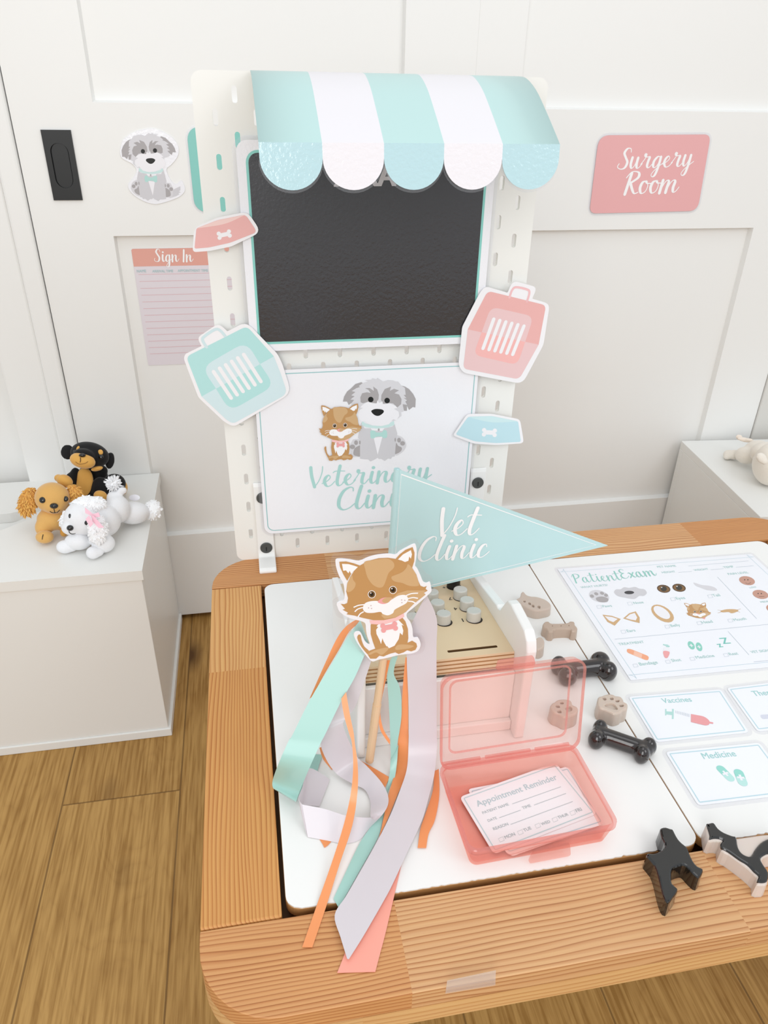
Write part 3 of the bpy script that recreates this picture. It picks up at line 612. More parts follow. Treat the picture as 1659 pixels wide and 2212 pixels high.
# ------------------------------------------------------------------ striped awning
aw = thing('paper_awning', 'aqua and white striped paper awning with scalloped edge on top of the pegboard', 'awning')
prof = sm([V3((-.006, 1.0405)), V3((-.030, 1.0385)), V3((-.062, 1.0280)), V3((-.096, 1.0100)), V3((-.122, .9950)), V3((-.136, .9866))], 5, False)
AWX0, AWX1 = -.1235, .1465; sw = (AWX1 - AWX0) / 5
awA = M((182, 212, 209), .42, .12, .05, 60); awW = M((226, 222, 225), .42, .12, .05, 60)
fA = M((184, 216, 222), .12, 1., .22, 260); fW = M((236, 232, 236), .12, 1., .22, 260)
b = B(); edge = []
for k in range(5):
    x0, x1 = AWX0 + k * sw, AWX0 + (k + 1) * sw; vs = []; n = len(prof)
    for y, z in prof: vs += [(x0, y, z), (x1, y, z)]
    for y, z in prof: vs += [(x0, y + .0008, z - .0012), (x1, y + .0008, z - .0012)]
    fs = [(2 * i_, 2 * i_ + 2, 2 * i_ + 3, 2 * i_ + 1) for i_ in range(n - 1)] + [(2 * n + 2 * i_, 2 * n + 2 * i_ + 1, 2 * n + 2 * i_ + 3, 2 * n + 2 * i_ + 2) for i_ in range(n - 1)]
    if k == 0: fs += [(2 * i_, 2 * n + 2 * i_, 2 * n + 2 * i_ + 2, 2 * i_ + 2) for i_ in range(n - 1)]
    if k == 4: fs += [(2 * i_ + 1, 2 * i_ + 3, 2 * n + 2 * i_ + 3, 2 * n + 2 * i_ + 1) for i_ in range(n - 1)]
    b.add(vs, fs, awW if k % 2 else awA)
b.obj('striped_canopy', aw, smooth=True, clean=True)
for k in range(5):
    x0, x1 = AWX0 + k * sw, AWX0 + (k + 1) * sw; cx = (x0 + x1) / 2
    fp = Pl((0, -.1362, .9866), (1, 0, 0), (0, .12, 1))
    prf = [V3((x0, 0)), V3((x0, -.012))] + [V3((cx - sw / 2 * math.cos(t), -.012 - .0255 * math.sin(t))) for t in [math.pi * j / 20 for j in range(1, 20)]] + [V3((x1, -.012)), V3((x1, 0))]
    f_ = B(); f_.plate(fp, prf, -.0004, .0003, fW if k % 2 else fA); f_.obj('scallop_flap', aw)
    po = [V3((x0, -.002)), V3((x0 - .0004, -.013))] + [V3((cx - (sw / 2 + .0012) * math.cos(t), -.013 - .0270 * math.sin(t))) for t in [math.pi * j / 20 for j in range(1, 20)]] + [V3((x1 + .0004, -.013)), V3((x1, -.002))]
    B().plate(fp, po, -.0018 - .0003 * k, -.0014 - .0003 * k, LAM).obj('laminate_edge', aw)
# ------------------------------------------------------------------ prints on the doors
sg = thing('surgery_sign', 'pink laminated room sign with white script on the right door', 'sign'); ps = Pl((0, YW - .0004, 0))
zs = Zm(1100, 200, 2.968)
q = round_poly(ps.px(zz(zs, [(575, 274), (1292, 268), (1207, 758), (513, 775)])), [.02, .013, .018, .013], 7)
B().plate(ps, q, 0, .0006, M((232, 172, 172), .4, .4)).obj('printed_card', sg); B().plate(ps, offset(q, .004), .0001, .0004, LAM).obj('laminate', sg)
i = Ink(ps, .0007); i.script(INKW, 'Surgery', ps.p2(*zs(690, 492)), ps.p2(*zs(1150, 472)), 0.74, .20, .06); i.script(INKW, 'Room', ps.p2(*zs(728, 652)), ps.p2(*zs(1050, 640)), 0.74, .20, .06); i.obj('lettering', sg)
dgs = thing('dog_sticker', 'shaggy grey dog cut-out sticker on the left door beside black handle', 'sticker'); zC = Zm(240, 260, 9.217)
pd = Pl((0, YW - .0004, 0))
lo = sm(pd.px(zz(zC, [(180, 640), (200, 500), (260, 370), (450, 240), (620, 190), (830, 160), (1000, 215), (1230, 350), (1330, 500), (1345, 640), (1300, 760), (1190, 890), (1110, 960), (1130, 1080), (1220, 1230), (1300, 1270), (1400, 1195), (1470, 1340), (1440, 1450), (1300, 1550), (950, 1660), (740, 1640), (530, 1540), (390, 1420), (340, 1290), (420, 1170), (490, 1060), (500, 960), (400, 850), (230, 760)])), 4)
B().plate(pd, lo, 0, .0009, PAPERG).obj('sticker_paper', dgs)
i = Ink(pd, .001)
def stk(u, v):
    X = 755 - (u - 930) * 1.24; Y = 245 + (v - 85) * 1.36; X += (Y - 600) * .065; return pd.p2(*zC(X, Y))
i.poly(G_M, [pd.p2(*zC(*p)) for p in [(1130, 1530), (1180, 1440), (1250, 1370), (1380, 1310), (1380, 1390), (1350, 1410), (1390, 1430), (1340, 1450), (1360, 1470), (1290, 1510), (1180, 1540)]])
draw_dog(i, stk); i.obj('dog_picture', dgs)
ts = thing('teal_sign', 'teal laminated card on the left door, half hidden behind the pegboard', 'sign')
q = rrect(-.2165, .8415, -.01, .968, .019); B().plate(pd, q, 0, .0006, M((132, 200, 190), .4, .4)).obj('printed_card', ts); B().plate(pd, offset(q, .0035), .0001, .0004, LAM).obj('laminate', ts)
si = thing('sign_in_sheet', 'pink sign in sheet with ruled lines on the left door panel', 'poster'); pn = Pl((0, YW + .012 - .0004, 0)); zi = Zm(0, 240, 3.607)
a = pn.p2(*zi(1022, 1073)); e = pn.p2(*zi(1155, 1982)); x0, x1 = a.x, a.x + .182; zt, zb_, zh = a.y, e.y, pn.p2(*zi(1040, 1211)).y
q = rrect(x0, zb_, x1, zt, .003); B().plate(pn, q, 0, .0005, M((226, 218, 224), .45, .2)).obj('paper', si)
i = Ink(pn, .0006); i.poly(M((226, 164, 150), .45, .2), [V3((x0, zh)), V3((x1, zh)), V3((x1, zt - .002)), V3((x1 - .002, zt)), V3((x0 + .002, zt)), V3((x0, zt - .002))]); i.obj('header_band', si)
i = Ink(pn, .0006)
for k in range(13): zq = zh - .0135 - k * .0121 * .97; i.strip(M((222, 176, 182), .5), [V3((x0 + .006, zq)), V3((x1 - .006, zq))], .0007)
i.obj('ruled_lines', si)
i = Ink(pn, .0009); pp = lambda u, v: pn.p2(*zi(u, v))
i.script(INKW, 'Sign In', pp(1205, 1172), pp(1490, 1172), 0.9, .24)
m = M((176, 204, 206), .5)
for s_, u0, u1, v in (('NAME', 1068, 1140, 1256), ('ARRIVAL TIME', 1188, 1350, 1256), ('APPOINTMENT TIME', 1386, 1622, 1252)): i.text(m, s_, pp(u0, v), pp(u1, v - 2), 1.1)
i.obj('lettering', si)
# ------------------------------------------------------------------ soft shapes
def prj(p): d = V3(p) - CAM; z = d.dot(CF); return (829.5 + FPX * d.dot(CR) / z, 1106 + FPX * d.dot(CD) / z)
def unit(c): return (V3(c) - CAM).dot(CF) / FPX          # metres per photo pixel at a point
def E(k, u, v, sc, ru, rv, h=None, y=None, rd=None, ang=0, zf=H):
    """ellipsoid facing the room: centre traced at height h above the bench (or on depth y), radii measured alongside"""
    p = k(u, v); c = onz(p[0], p[1], zf + h) if h is not None else ony(p[0], p[1], y)
    m = unit(c) / sc; a = math.radians(ang)
    X = CR * math.cos(a) + CD * math.sin(a); Y = -CR * math.sin(a) + CD * math.cos(a)
    return (c, (X * (ru * m), Y * (rv * m), CF * ((rd or (ru + rv) / 2) * m)))
def blob(name, ells, mat, parent=None, vox=.0022, floor=None, it=6):
    b = B()
    for c, ax in ells: b.ell(c, ax, mat, 24, 14)
    o = b.obj(name, None, clean=True)
    r = o.modifiers.new('r', 'REMESH'); r.mode = 'VOXEL'; r.voxel_size = vox
    s = o.modifiers.new('s', 'SMOOTH'); s.iterations = it; s.factor = .5
    me = bpy.data.meshes.new_from_object(o.evaluated_get(bpy.context.evaluated_depsgraph_get())); old = o.data
    o.modifiers.clear(); o.data = me; bpy.data.meshes.remove(old)
    if floor is not None:
        for q in me.vertices:
            if q.co.z < floor: q.co.z = floor
    me.polygons.foreach_set('use_smooth', [True] * len(me.polygons)); me.materials.clear(); me.materials.append(mat)
    if parent: o.parent = parent
    return o
def fur(b, e, mat, n, L, droop=.4, r=.0011, seed=1, lim=None, floor=None):
    rnd = random.Random(seed); c, ax = e
    for _ in range(n):
        z = rnd.uniform(-1, 1); t = rnd.uniform(0, 2 * math.pi); q = math.sqrt(1 - z * z); d = V3((q * math.cos(t), q * math.sin(t), z))
        p = c + ax[0] * d.x + ax[1] * d.y + ax[2] * d.z
        nrm = (ax[0].normalized() * (d.x / ax[0].length) + ax[1].normalized() * (d.y / ax[1].length) + ax[2].normalized() * (d.z / ax[2].length)).normalized()
        if nrm.dot(CF) > .35: continue
        l = L * rnd.uniform(.6, 1.25); tip = (nrm * (1 - droop) + V3((0, 0, -1)) * droop + V3((rnd.uniform(-.35, .35), rnd.uniform(-.35, .35), rnd.uniform(-.35, .35)))).normalized()
        mid = p + nrm * l * .35 + tip * l * .2; end = mid + tip * l * .55
        if floor and end.z < floor + .001: end.z = floor + .001
        s = nrm.cross(V3((rnd.uniform(-1, 1), rnd.uniform(-1, 1), rnd.uniform(-1, 1)))).normalized(); s2 = nrm.cross(s)
        a0 = [p - nrm * .001 + (s * math.cos(w) + s2 * math.sin(w)) * r for w in (0, 2.1, 4.2)]; a1 = [mid + (s * math.cos(w) + s2 * math.sin(w)) * r * .75 for w in (0, 2.1, 4.2)]
        b.add(a0 + a1 + [end], [(0, 1, 4, 3), (1, 2, 5, 4), (2, 0, 3, 5), (3, 4, 6), (4, 5, 6), (5, 3, 6)], mat)
def tuft(name, e, mat, parent, n, L, droop=.4, r=.0011, seed=1, floor=None, extra=()):
    b = B()
    for q in (e,) + tuple(extra): b.ell(q[0], q[1], mat, 16, 10); fur(b, q, mat, n, L, droop, r, seed, floor=floor)
    return b.obj(name, parent, clean=True)
def ball(name, e, mat, parent): b = B(); b.ell(e[0], e[1], mat, 18, 12); return b.obj(name, parent, smooth=True, clean=True)
def line3(name, pts, r, mat, parent): b = B(); b.tube(pts, r, mat, 6); return b.obj(name, parent)
z6 = Zm(30, 940, 5.184)
def Q(u, v, ru, rv, h=None, y=None, rd=None, ang=0): return E(z6, u, v, 5.184, ru, rv, h, y, rd, ang)
GFUR = M((226, 172, 88), .9, sheen=.3); WFUR = M((250, 250, 251), .9, sheen=.3)
BEAD = M((8, 7, 7), .06, .5)
def onell(e, u, v):                                       # the point of an ellipsoid seen at a traced spot
    p = z6(u, v); d = ray(*p); c, ax = e; o = CAM - c
    f = lambda w: V3(tuple(w.dot(a) / a.length_squared for a in ax))
    D, O = f(d), f(o); a_, b_, c_ = D.dot(D), D.dot(O), O.dot(O) - 1; q = b_ * b_ - a_ * c_
    return CAM + d * ((-b_ - math.sqrt(max(q, 0))) / a_)
def feature(name, e, u, v, r, mat, parent, rv=None, out=.4, rd=None, ang=0):
    c = onell(e, u, v); m = unit(c) / 5.184; a = math.radians(ang)
    X = CR * math.cos(a) + CD * math.sin(a); Y = -CR * math.sin(a) + CD * math.cos(a); rd_ = (rd or r * .6) * m
    return ball(name, (c + CF * rd_ * (1 - 2 * out) * .5, (X * (r * m), Y * ((rv or r) * m), CF * rd_)), mat, parent)
def stitch(e, pts, parent, mat=BEAD, r=.0006): return line3('stitched_mouth', [onell(e, *p) - CF * .0004 for p in sm([V3(q) for q in pts], 4, False)], r, mat, parent)
# golden puppy
GOLD = M((222, 172, 98), .85, sheen=.5, bump=.25, bscale=900); GOLD2 = M((222, 162, 74), .85, sheen=.5)
t = thing('plush_puppy', 'golden plush puppy with fluffy ears lying on the left bench', 'plush toy', group='plush puppies on the bench')
hd = Q(430, 700, 185, 175, h=.066)
body = blob('body', [Q(430, 940, 165, 130, h=.030), Q(470, 820, 150, 140, h=.042), Q(335, 1030, 92, 110, h=.022), Q(550, 990, 70, 90, h=.02)], GOLD, t, floor=H)
hblob = blob('head', [hd, Q(455, 790, 120, 95, h=.056, rd=150)], GOLD, t)
blob('paw', [Q(345, 1140, 100, 76, h=.0135), Q(300, 1150, 45, 50, h=.010), Q(385, 1150, 50, 52, h=.010)], GOLD, t, floor=H); stitch(Q(345, 1140, 100, 76, h=.0135), [(328, 1112), (322, 1140), (318, 1168)], t)
blob('paw', [Q(560, 1085, 42, 55, h=.011)], GOLD2, t, floor=H, vox=.0015)
tuft('ear', Q(165, 740, 88, 150, h=.058, rd=60, ang=18), GFUR, t, 380, .008, .72, .0022, seed=2)
tuft('ear', Q(680, 650, 70, 95, h=.066, rd=50, ang=-35), GFUR, t, 280, .007, .72, .0022, seed=3)
snout = Q(455, 790, 120, 95, h=.056, rd=150)
feature('eye', hd, 318, 727, 36, BEAD, t); feature('eye', hd, 577, 714, 32, BEAD, t)
feature('nose', snout, 447, 792, 46, BEAD, t, rv=33, rd=36)
stitch(snout, [(405, 855), (430, 868), (460, 870), (490, 862), (514, 838)], t); stitch(snout, [(450, 828), (455, 850), (460, 870)], t)
# black and tan puppy
BK = M((13, 12, 13), .9, sheen=.15); TAN = M((222, 168, 84), .85, sheen=.4)
t = thing('plush_puppy', 'black and tan plush puppy sitting behind the other two', 'plush toy', group='plush puppies on the bench')
tor = Q(880, 500, 175, 190, y=.420, rd=150)
blob('body', [tor, Q(880, 640, 190, 110, h=.028), Q(660, 490, 80, 80, y=.395, ang=-40), Q(955, 580, 85, 115, y=.385, ang=15), Q(1125, 545, 125, 115, h=.042), Q(930, 400, 120, 80, y=.42), Q(690, 480, 60, 120, y=.395)], BK, t, floor=H)
hd = Q(850, 220, 215, 145, y=.405, rd=165, ang=12); sn = Q(770, 285, 142, 88, y=.372, rd=110, ang=14)
blob('head', [hd, Q(790, 225, 120, 75, y=.382, ang=12)], BK, t)
blob('muzzle', [sn], TAN, t, vox=.0016); blob('chin', [Q(930, 375, 70, 28, y=.385, rd=40, ang=-12)], TAN, t, vox=.0014)
blob('ear', [Q(600, 190, 78, 88, y=.41, rd=35)], BK, t); blob('ear', [Q(1075, 285, 52, 98, y=.41, rd=45, ang=8)], BK, t)
blob('chest', [Q(792, 520, 100, 165, y=.386, rd=60)], TAN, t)
blob('paw', [Q(570, 515, 92, 72, y=.352, ang=30), Q(500, 480, 50, 45, y=.36)], TAN, t); blob('paw', [Q(970, 680, 78, 62, y=.345, ang=20)], TAN, t, floor=H); blob('paw', [Q(1230, 590, 42, 78, h=.015)], TAN, t, floor=H)
feature('nose', sn, 768, 226, 38, BEAD, t, rv=24, rd=30, out=.7); feature('eye', hd, 972, 243, 30, BEAD, t); feature('eye', hd, 684, 188, 24, BEAD, t)
feature('brow', hd, 968, 192, 30, TAN, t, rv=32, rd=18); feature('brow', hd, 718, 150, 17, TAN, t, rv=30, rd=14, ang=20)
stitch(sn, [(745, 250), (748, 280), (742, 305)], t, M((60, 36, 16), .6)); stitch(sn, [(690, 300), (735, 325), (800, 315), (830, 295)], t, M((130, 88, 36), .6), .0004)
# white puppy
WH = M((240, 240, 242), .9, sheen=.4, bump=.3, bscale=700)
t = thing('plush_puppy', 'white fluffy plush puppy with pink bow lying in front', 'plush toy', group='plush puppies on the bench')
hd = Q(780, 930, 215, 200, h=.050, rd=190); sn = Q(650, 1035, 110, 88, h=.040, rd=130)
blob('body', [Q(1010, 960, 180, 185, h=.040), Q(1160, 830, 140, 160, h=.045), Q(720, 1190, 150, 100, h=.018), Q(1000, 1210, 130, 110, h=.018), Q(1330, 870, 190, 130, h=.024), Q(1130, 700, 90, 80, h=.06), Q(1215, 620, 55, 42, h=.072)], WH, t, floor=H)
blob('head', [hd, sn], WH, t)
blob('paw', [Q(575, 1250, 98, 78, h=.012), Q(640, 1240, 80, 70, h=.012)], WH, t, floor=H); blob('paw', [Q(890, 1315, 80, 75, h=.012), Q(950, 1300, 60, 60, h=.012)], WH, t, floor=H)
tuft('hind_paw', Q(1560, 840, 90, 105, h=.022, rd=70), WFUR, t, 130, .003, .3, .0020, seed=8, floor=H)
tuft('tail', Q(1120, 545, 62, 58, h=.080, rd=60), WFUR, t, 200, .0065, -.1, .0018, seed=5)
tuft('top_knot', Q(850, 790, 195, 110, h=.068, rd=120), WFUR, t, 260, .0042, .6, .0022, seed=6)
tuft('ear', Q(940, 1050, 100, 160, h=.049, rd=80), WFUR, t, 260, .005, .75, .0022, seed=7, floor=H); tuft('ear', Q(585, 930, 48, 95, h=.046, rd=50, ang=20), WFUR, t, 200, .006, .75, .0020, seed=9)
fe = Q(780, 930, 215, 200, h=.050, rd=190)
feature('eye', fe, 818, 980, 30, BEAD, t); feature('eye', fe, 625, 905, 14, BEAD, t, rv=26); feature('nose', sn, 628, 1040, 38, BEAD, t, rv=34, rd=34)
stitch(sn, [(618, 1072), (622, 1090), (640, 1105), (665, 1108), (690, 1100)], t)
BOWM = M((250, 202, 216), .3); c = onell(Q(935, 1000, 110, 170, h=.052, rd=110), 925, 890) - CF * .010; m = unit(c) / 5.184; b = B()
for pts in ([(0, 0), (-80, -65), (-78, -15), (-20, 15)], [(0, 0), (55, -22), (70, 20), (20, 25)], [(0, 5), (25, 10), (118, 115), (70, 118), (15, 60)], [(0, 5), (-30, 40), (10, 110), (40, 80)]):
    pl = Pl(c - CF * .0005 * len(b.v) / 8, CR, -CD); b.plate(pl, round_poly([V3((x * m * 1.25, -y * m * 1.25)) for x, y in pts], 6 * m), 0, .0008, BOWM)
b.ell(c, (CR * (14 * m), CD * (14 * m), CF * (10 * m)), BOWM, 12, 8); o = b.obj('bow', t); o['label'] = 'pale pink ribbon bow'
e = Q(1350, 700, 62, 36, h=.040, rd=5); b = B(); b.ell(e[0], e[1], M((242, 240, 246), .5), 16, 8); b.obj('sewn_label', t)
# cream plush on the right bench
zP = Zm(1540, 920, 13.825); CRM = M((236, 228, 216), .9, sheen=.4, bump=.25, bscale=700)
def Pq(u, v, ru, rv, h, rd=None, ang=0): return E(zP, u, v, 13.825, ru, rv, h, None, rd, ang)
t = thing('plush_toy', 'cream short-haired plush toy with floppy ear lying on the right bench', 'plush toy')
blob('body', [Pq(1000, 880, 330, 260, .025, ang=15), Pq(1330, 750, 400, 330, .034), Pq(1700, 1150, 470, 640, .042), Pq(2300, 1200, 600, 600, .045)], CRM, t, floor=H, vox=.0025)
blob('paw', [Pq(470, 850, 160, 140, .010), Pq(640, 860, 190, 150, .012), Pq(430, 930, 110, 80, .007)], CRM, t, floor=H)
blob('head', [Pq(1560, 800, 430, 330, .055)], CRM, t)
blob('ear', [Pq(960, 415, 260, 78, .040, 50, 12), Pq(790, 345, 120, 95, .040, 50, 30), Pq(1100, 420, 130, 55, .042, 40, 10)], M((240, 226, 212), .9, sheen=.4), t)
blob('ear', [Pq(1450, 960, 190, 150, .075, 90, 50), Pq(1540, 1060, 110, 110, .07, 80)], CRM, t)
# ------------------------------------------------------------------ toy cash register
rg = thing('toy_cash_register', 'white and plywood toy cash register with grey number buttons', 'toy cash register')
WR = M((240, 238, 235), .35); PLY = M((224, 200, 164), .5, bump=.05, bscale=300)
sp_ = [(-.3600, T), (-.3600, .588), (-.3560, .5985), (-.3480, .6045), (-.3100, .6060), (-.3010, .6040), (-.2960, .5985), (-.2835, .5795), (-.279, .5775), (-.274, .5785), (-.166, .5540), (-.166, T)]
for x0, x1 in ((-.0727, -.0647), (.0820, .0920)):
    B().loft([[V3((x0, y, z)) for y, z in sp_], [V3((x1, y, z)) for y, z in sp_]], WR).obj('side_panel', rg, bevel=.002, seg=3)
pk = Pl((0, -.333, .5675), (1, 0, 0), (0, 1, -.1317)); LEN = .166
sl0, sl1 = pk.p2(967, 1408), pk.p2(1074, 1396)
ko = [V3((-.0646, 0)), V3((.0819, 0)), V3((.0819, LEN)), V3((-.0646, LEN))]; rec = rrect(sl0.x, sl0.y - .0016, sl1.x, sl0.y + .0022, .001, 3)
kb = B(); allp = ko + rec; tri = tessellate_polygon([[V3((p.x, p.y, 0)) for p in ko], [V3((p.x, p.y, 0)) for p in rec]])
kb.add([pk.p3(p, 0) for p in allp], tri, PLY); kb.loft([[pk.p3(p, 0) for p in rec], [pk.p3(p, -.012) for p in rec]], M((110, 80, 48), .6), False, True)
kb.loft([[pk.p3(p, -.0175) for p in ko], [pk.p3(p, 0) for p in ko]], PLY, True, False); kb.obj('keypad_board', rg, clean=True)
b = B()
for k in range(4): b.plate(pk, [V3((-.0644, -.0003)), V3((.0817, -.0003)), V3((.0817, .001)), V3((-.0644, .001))], -.0162 + k * .0042, -.0150 + k * .0042, M((164, 120, 74), .6))
b.obj('ply_edge', rg)
B().box((-.0647, -.342, T + .002), (.082, -.337, .5495), WR).obj('back_panel', rg, bevel=.001)
B().box((-.0647, -.348, T + .0), (.082, -.3421, T + .012), WR).obj('bottom_rail', rg, bevel=.001)
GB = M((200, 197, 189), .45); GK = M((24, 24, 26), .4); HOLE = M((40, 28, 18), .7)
c1 = pk.p2(1023, 1338); c7 = pk.p2(994, 1291); dv = (c7 - c1) / 2; c2 = pk.p2(958, 1344); du = c2 - c1
for col in range(3):
    for row in range(4):
        c = c1 + du * col + dv * row
        if row == 3: c = c + dv * .1
        if c.y > LEN - .01: continue
        b = B(); n = 24; lo = lambda r, h: [pk.p3(q, h) for q in circ(c, r, n=n)]
        b.loft([lo(.0074, .0003), lo(.0074, .0098), lo(.0071, .0105), lo(.0066, .0109)], GK if row == 3 else GB); o = b.obj('button', rg, smooth=False)
        if row == 3: o['label'] = 'black button'
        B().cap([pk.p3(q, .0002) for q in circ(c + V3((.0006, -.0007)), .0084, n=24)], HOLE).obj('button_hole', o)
i = Ink(pk, .0002); dk = M((44, 34, 26), .6)
for s_, px, py in (('1', 999, 1339), ('4', 984, 1315), ('7', 972, 1293), ('+', 959, 1269)):
    c = pk.p2(px, py); w_ = .0009 if s_ == '1' else .0034
    i.text(dk, s_, c + V3((w_ / 2, .0022)), c + V3((-w_ / 2, .0022)), 1.0)
i.obj('digits', rg)
# ------------------------------------------------------------------ pennant flag
fl = thing('pennant_flag', 'aqua triangular pennant flag with white border and script on a thin stick', 'flag')
ppn = Pl((0, -.220, 0)); FA = M((188, 219, 220), .42, .25)
tri_ = [ppn.p2(857, 1012), ppn.p2(838, 1291), ppn.p2(1313, 1178)]
B().plate(ppn, round_poly(tri_, .0004, 1), 0, .0006, FA).obj('flag_paper', fl)
B().tube([ppn.p3(tri_[0] + V3((.0005, -.001)), -.0012), ppn.p3(tri_[1] + V3((.0005, .0)), -.0012)], .0031, FA, 12).obj('folded_sleeve', fl)
bs = ppn.p3(tri_[1], -.0012); B().tube([ppn.p3(tri_[0] + V3((.0005, -.004)), -.0012), bs, V3((bs.x - .001, bs.y, .5512))], .0020, M((226, 196, 156), .6), 10).obj('stick', fl)
i = Ink(ppn, .0007); i.strip(INKW, [ppn.p2(866.5, 1024), ppn.p2(848, 1284), ppn.p2(1287, 1176.5)], .0014, True); i.obj('border', fl)
i = Ink(ppn, .0010); zV = Zm(830, 660, 3.318); pv = lambda u, v: ppn.p2(*zV(u, v))
i.script(INKW, 'Vet', pv(375, 1650), pv(622, 1640), .92, .21, .1); i.script(INKW, 'Clinic', pv(225, 1832), pv(705, 1800), .92, .21, .1); i.obj('lettering', fl)
# ------------------------------------------------------------------ cat wand with ribbons
cw = thing('cat_wand', 'tan cartoon cat on a wooden stick with aqua, grey and orange ribbons', 'wand')
WB = onz(798, 1643, T + .0038); WE = ony(826, 1436, WB.y - .0008); wd = (WE - WB).normalized()
wu = (V3((1, 0, 0)) - wd * wd.x).normalized(); wn = wu.cross(wd)
pc = Pl(WE + wn * .0042, wu, wd); zA = Zm(680, 1160, 5.53)
DW = M((226, 192, 154), .6, bump=.1, bscale=400)
up = (onz(810, 1520, .54)); kk = (pc.p2(810, 1520) - pc.p2(798, 1643)).length
J = WB + wd * kk; TOPW = WE + wd * .05
B().tube([WB, J], .0039, DW, 14).obj('stick', cw); B().tube([J, TOPW], .0034, DW, 14).obj('stick', cw)
outl = [(255, 260), (330, 253), (430, 265), (530, 280), (640, 235), (760, 205), (880, 195), (965, 203), (1010, 165), (1090, 120), (1175, 78), (1205, 92), (1215, 200), (1195, 330), (1220, 365), (1260, 450), (1290, 522), (1330, 543), (1372, 530), (1385, 590), (1390, 640), (1345, 690), (1250, 775), (1180, 835), (1100, 905), (1102, 960), (1140, 1010), (1165, 1090), (1175, 1190), (1230, 1195), (1262, 1270), (1240, 1340), (1180, 1378), (1080, 1392), (1000, 1402), (920, 1422), (850, 1440), (760, 1458), (690, 1480), (640, 1442), (600, 1395), (540, 1310), (490, 1230), (465, 1160), (490, 1125), (540, 1128), (570, 1180), (600, 1240), (640, 1273), (655, 1262), (625, 1180), (610, 1100), (603, 1030), (560, 1000), (460, 975), (380, 945), (300, 890), (270, 830), (262, 785), (310, 760), (342, 748), (355, 690), (350, 600), (335, 540), (290, 460), (258, 370), (246, 300)]
B().plate(pc, sm(pc.px(outl, zA), 3), 0, .0008, PAPERG).obj('cat_paper', cw)
laml = [(190, 300), (215, 215), (280, 192), (420, 205), (540, 230), (640, 180), (760, 155), (900, 148), (1000, 95), (1120, 40), (1200, 22), (1250, 80), (1280, 180), (1270, 320), (1320, 420), (1400, 480), (1415, 600), (1390, 700), (1300, 780), (1200, 880), (1170, 950), (1200, 1040), (1240, 1150), (1300, 1200), (1320, 1290), (1280, 1380), (1150, 1412), (950, 1438), (800, 1478), (690, 1505), (600, 1440), (520, 1350), (430, 1230), (400, 1130), (400, 1050), (480, 1010), (380, 985), (270, 950), (225, 850), (222, 750), (300, 700), (310, 600), (280, 500), (215, 400)]
B().plate(pc, sm(pc.px(laml, zA), 3), -.0004, .0003, LAM).obj('laminate', cw)
draw_cat(Ink(pc, .0009), lambda u, v: pc.p2(*zA(u, v)), .000105).obj('cat_picture', cw)
zA2 = Zm(560, 1160, 4.1475); zB2 = Zm(560, 1600, 3.77)
def satin(c): return M(c, .32, .15, sheen=.2)
RA, RG, RO, RC = satin((164, 206, 196)), satin((212, 204, 208)), satin((238, 150, 92)), satin((244, 162, 144))
def hz(py, touch, lift): return T + lift + max(0., (touch - py)) / (touch - 1340) * (.643 - T - lift)
def ribbon(label, mat, rows, touch=1640, lift=.0016, n=5):
    """rows: traced left and right edge of the ribbon; a third entry overrides the heights above the table"""
    Ls, Rs = [], []
    for r in rows:
        for k, (q, acc) in enumerate(((r[0], Ls), (r[1], Rs))):
            z = T + r[2][k] if len(r) > 2 else hz(q[1], touch, lift); acc.append(onz(q[0], q[1], z))
    Ls, Rs = sm(Ls, n, False), sm(Rs, n, False); m = len(Ls); vs = []
    for l, r in zip(Ls, Rs): vs += [l, l.lerp(r, .5), r]
    fs = []
    for k in range(m - 1):
        for j in range(2): fs.append((3 * k + j, 3 * k + 3 + j, 3 * k + 4 + j, 3 * k + 1 + j))
    o = B().add(vs, fs, mat).obj('ribbon', cw, smooth=True); md = o.modifiers.new('solid', 'SOLIDIFY'); md.thickness = .0003; md = o.modifiers.new('split', 'EDGE_SPLIT'); md.split_angle = .7; o['label'] = label; return o
a2 = lambda *q: [zA2(*p) for p in q]; b2 = lambda *q: [zB2(*p) for p in q]
ribbon('narrow orange satin ribbon', RO, [a2((880, 735), (905, 765)), a2((780, 800), (805, 850)), a2((690, 920), (720, 1000)), a2((560, 1200), (590, 1220)), a2((450, 1450), (475, 1430))], 1725, .004)
ribbon('wide grey satin ribbon', RG, [a2((930, 1060), (1010, 1090)), a2((790, 1380), (870, 1500)), a2((600, 1640), (790, 1610)), a2((550, 1860), (755, 1700)), b2((610, 250), (790, 120)) + [(.009, .012)], b2((760, 350), (870, 200)) + [(.006, .010)],
        b2((860, 400), (1000, 345)) + [(.003, .009)], b2((905, 500), (1052, 470)) + [(.003, .010)], b2((905, 610), (1020, 580)) + [(.012, .008)], b2((908, 628), (900, 710)) + [(.016, .0015)], b2((800, 622), (815, 808)) + [(.016, .001)], b2((690, 605), (690, 838)) + [(.017, .001)],
        b2((530, 555), (560, 815)) + [(.018, .001)], b2((350, 520), (395, 785)) + [(.020, .001)]], 1690, .009)
ribbon('wide grey satin ribbon', RG, [b2((352, 522), (392, 782)) + [(.0195, .0005)], b2((318, 470), (345, 610)) + [(.022, .010)], b2((350, 380), (345, 520)) + [(.018, .010)], b2((405, 225), (380, 525)) + [(.012, .004)], b2((575, 315), (490, 535)) + [(.002, .0015)]], 1690, .004)
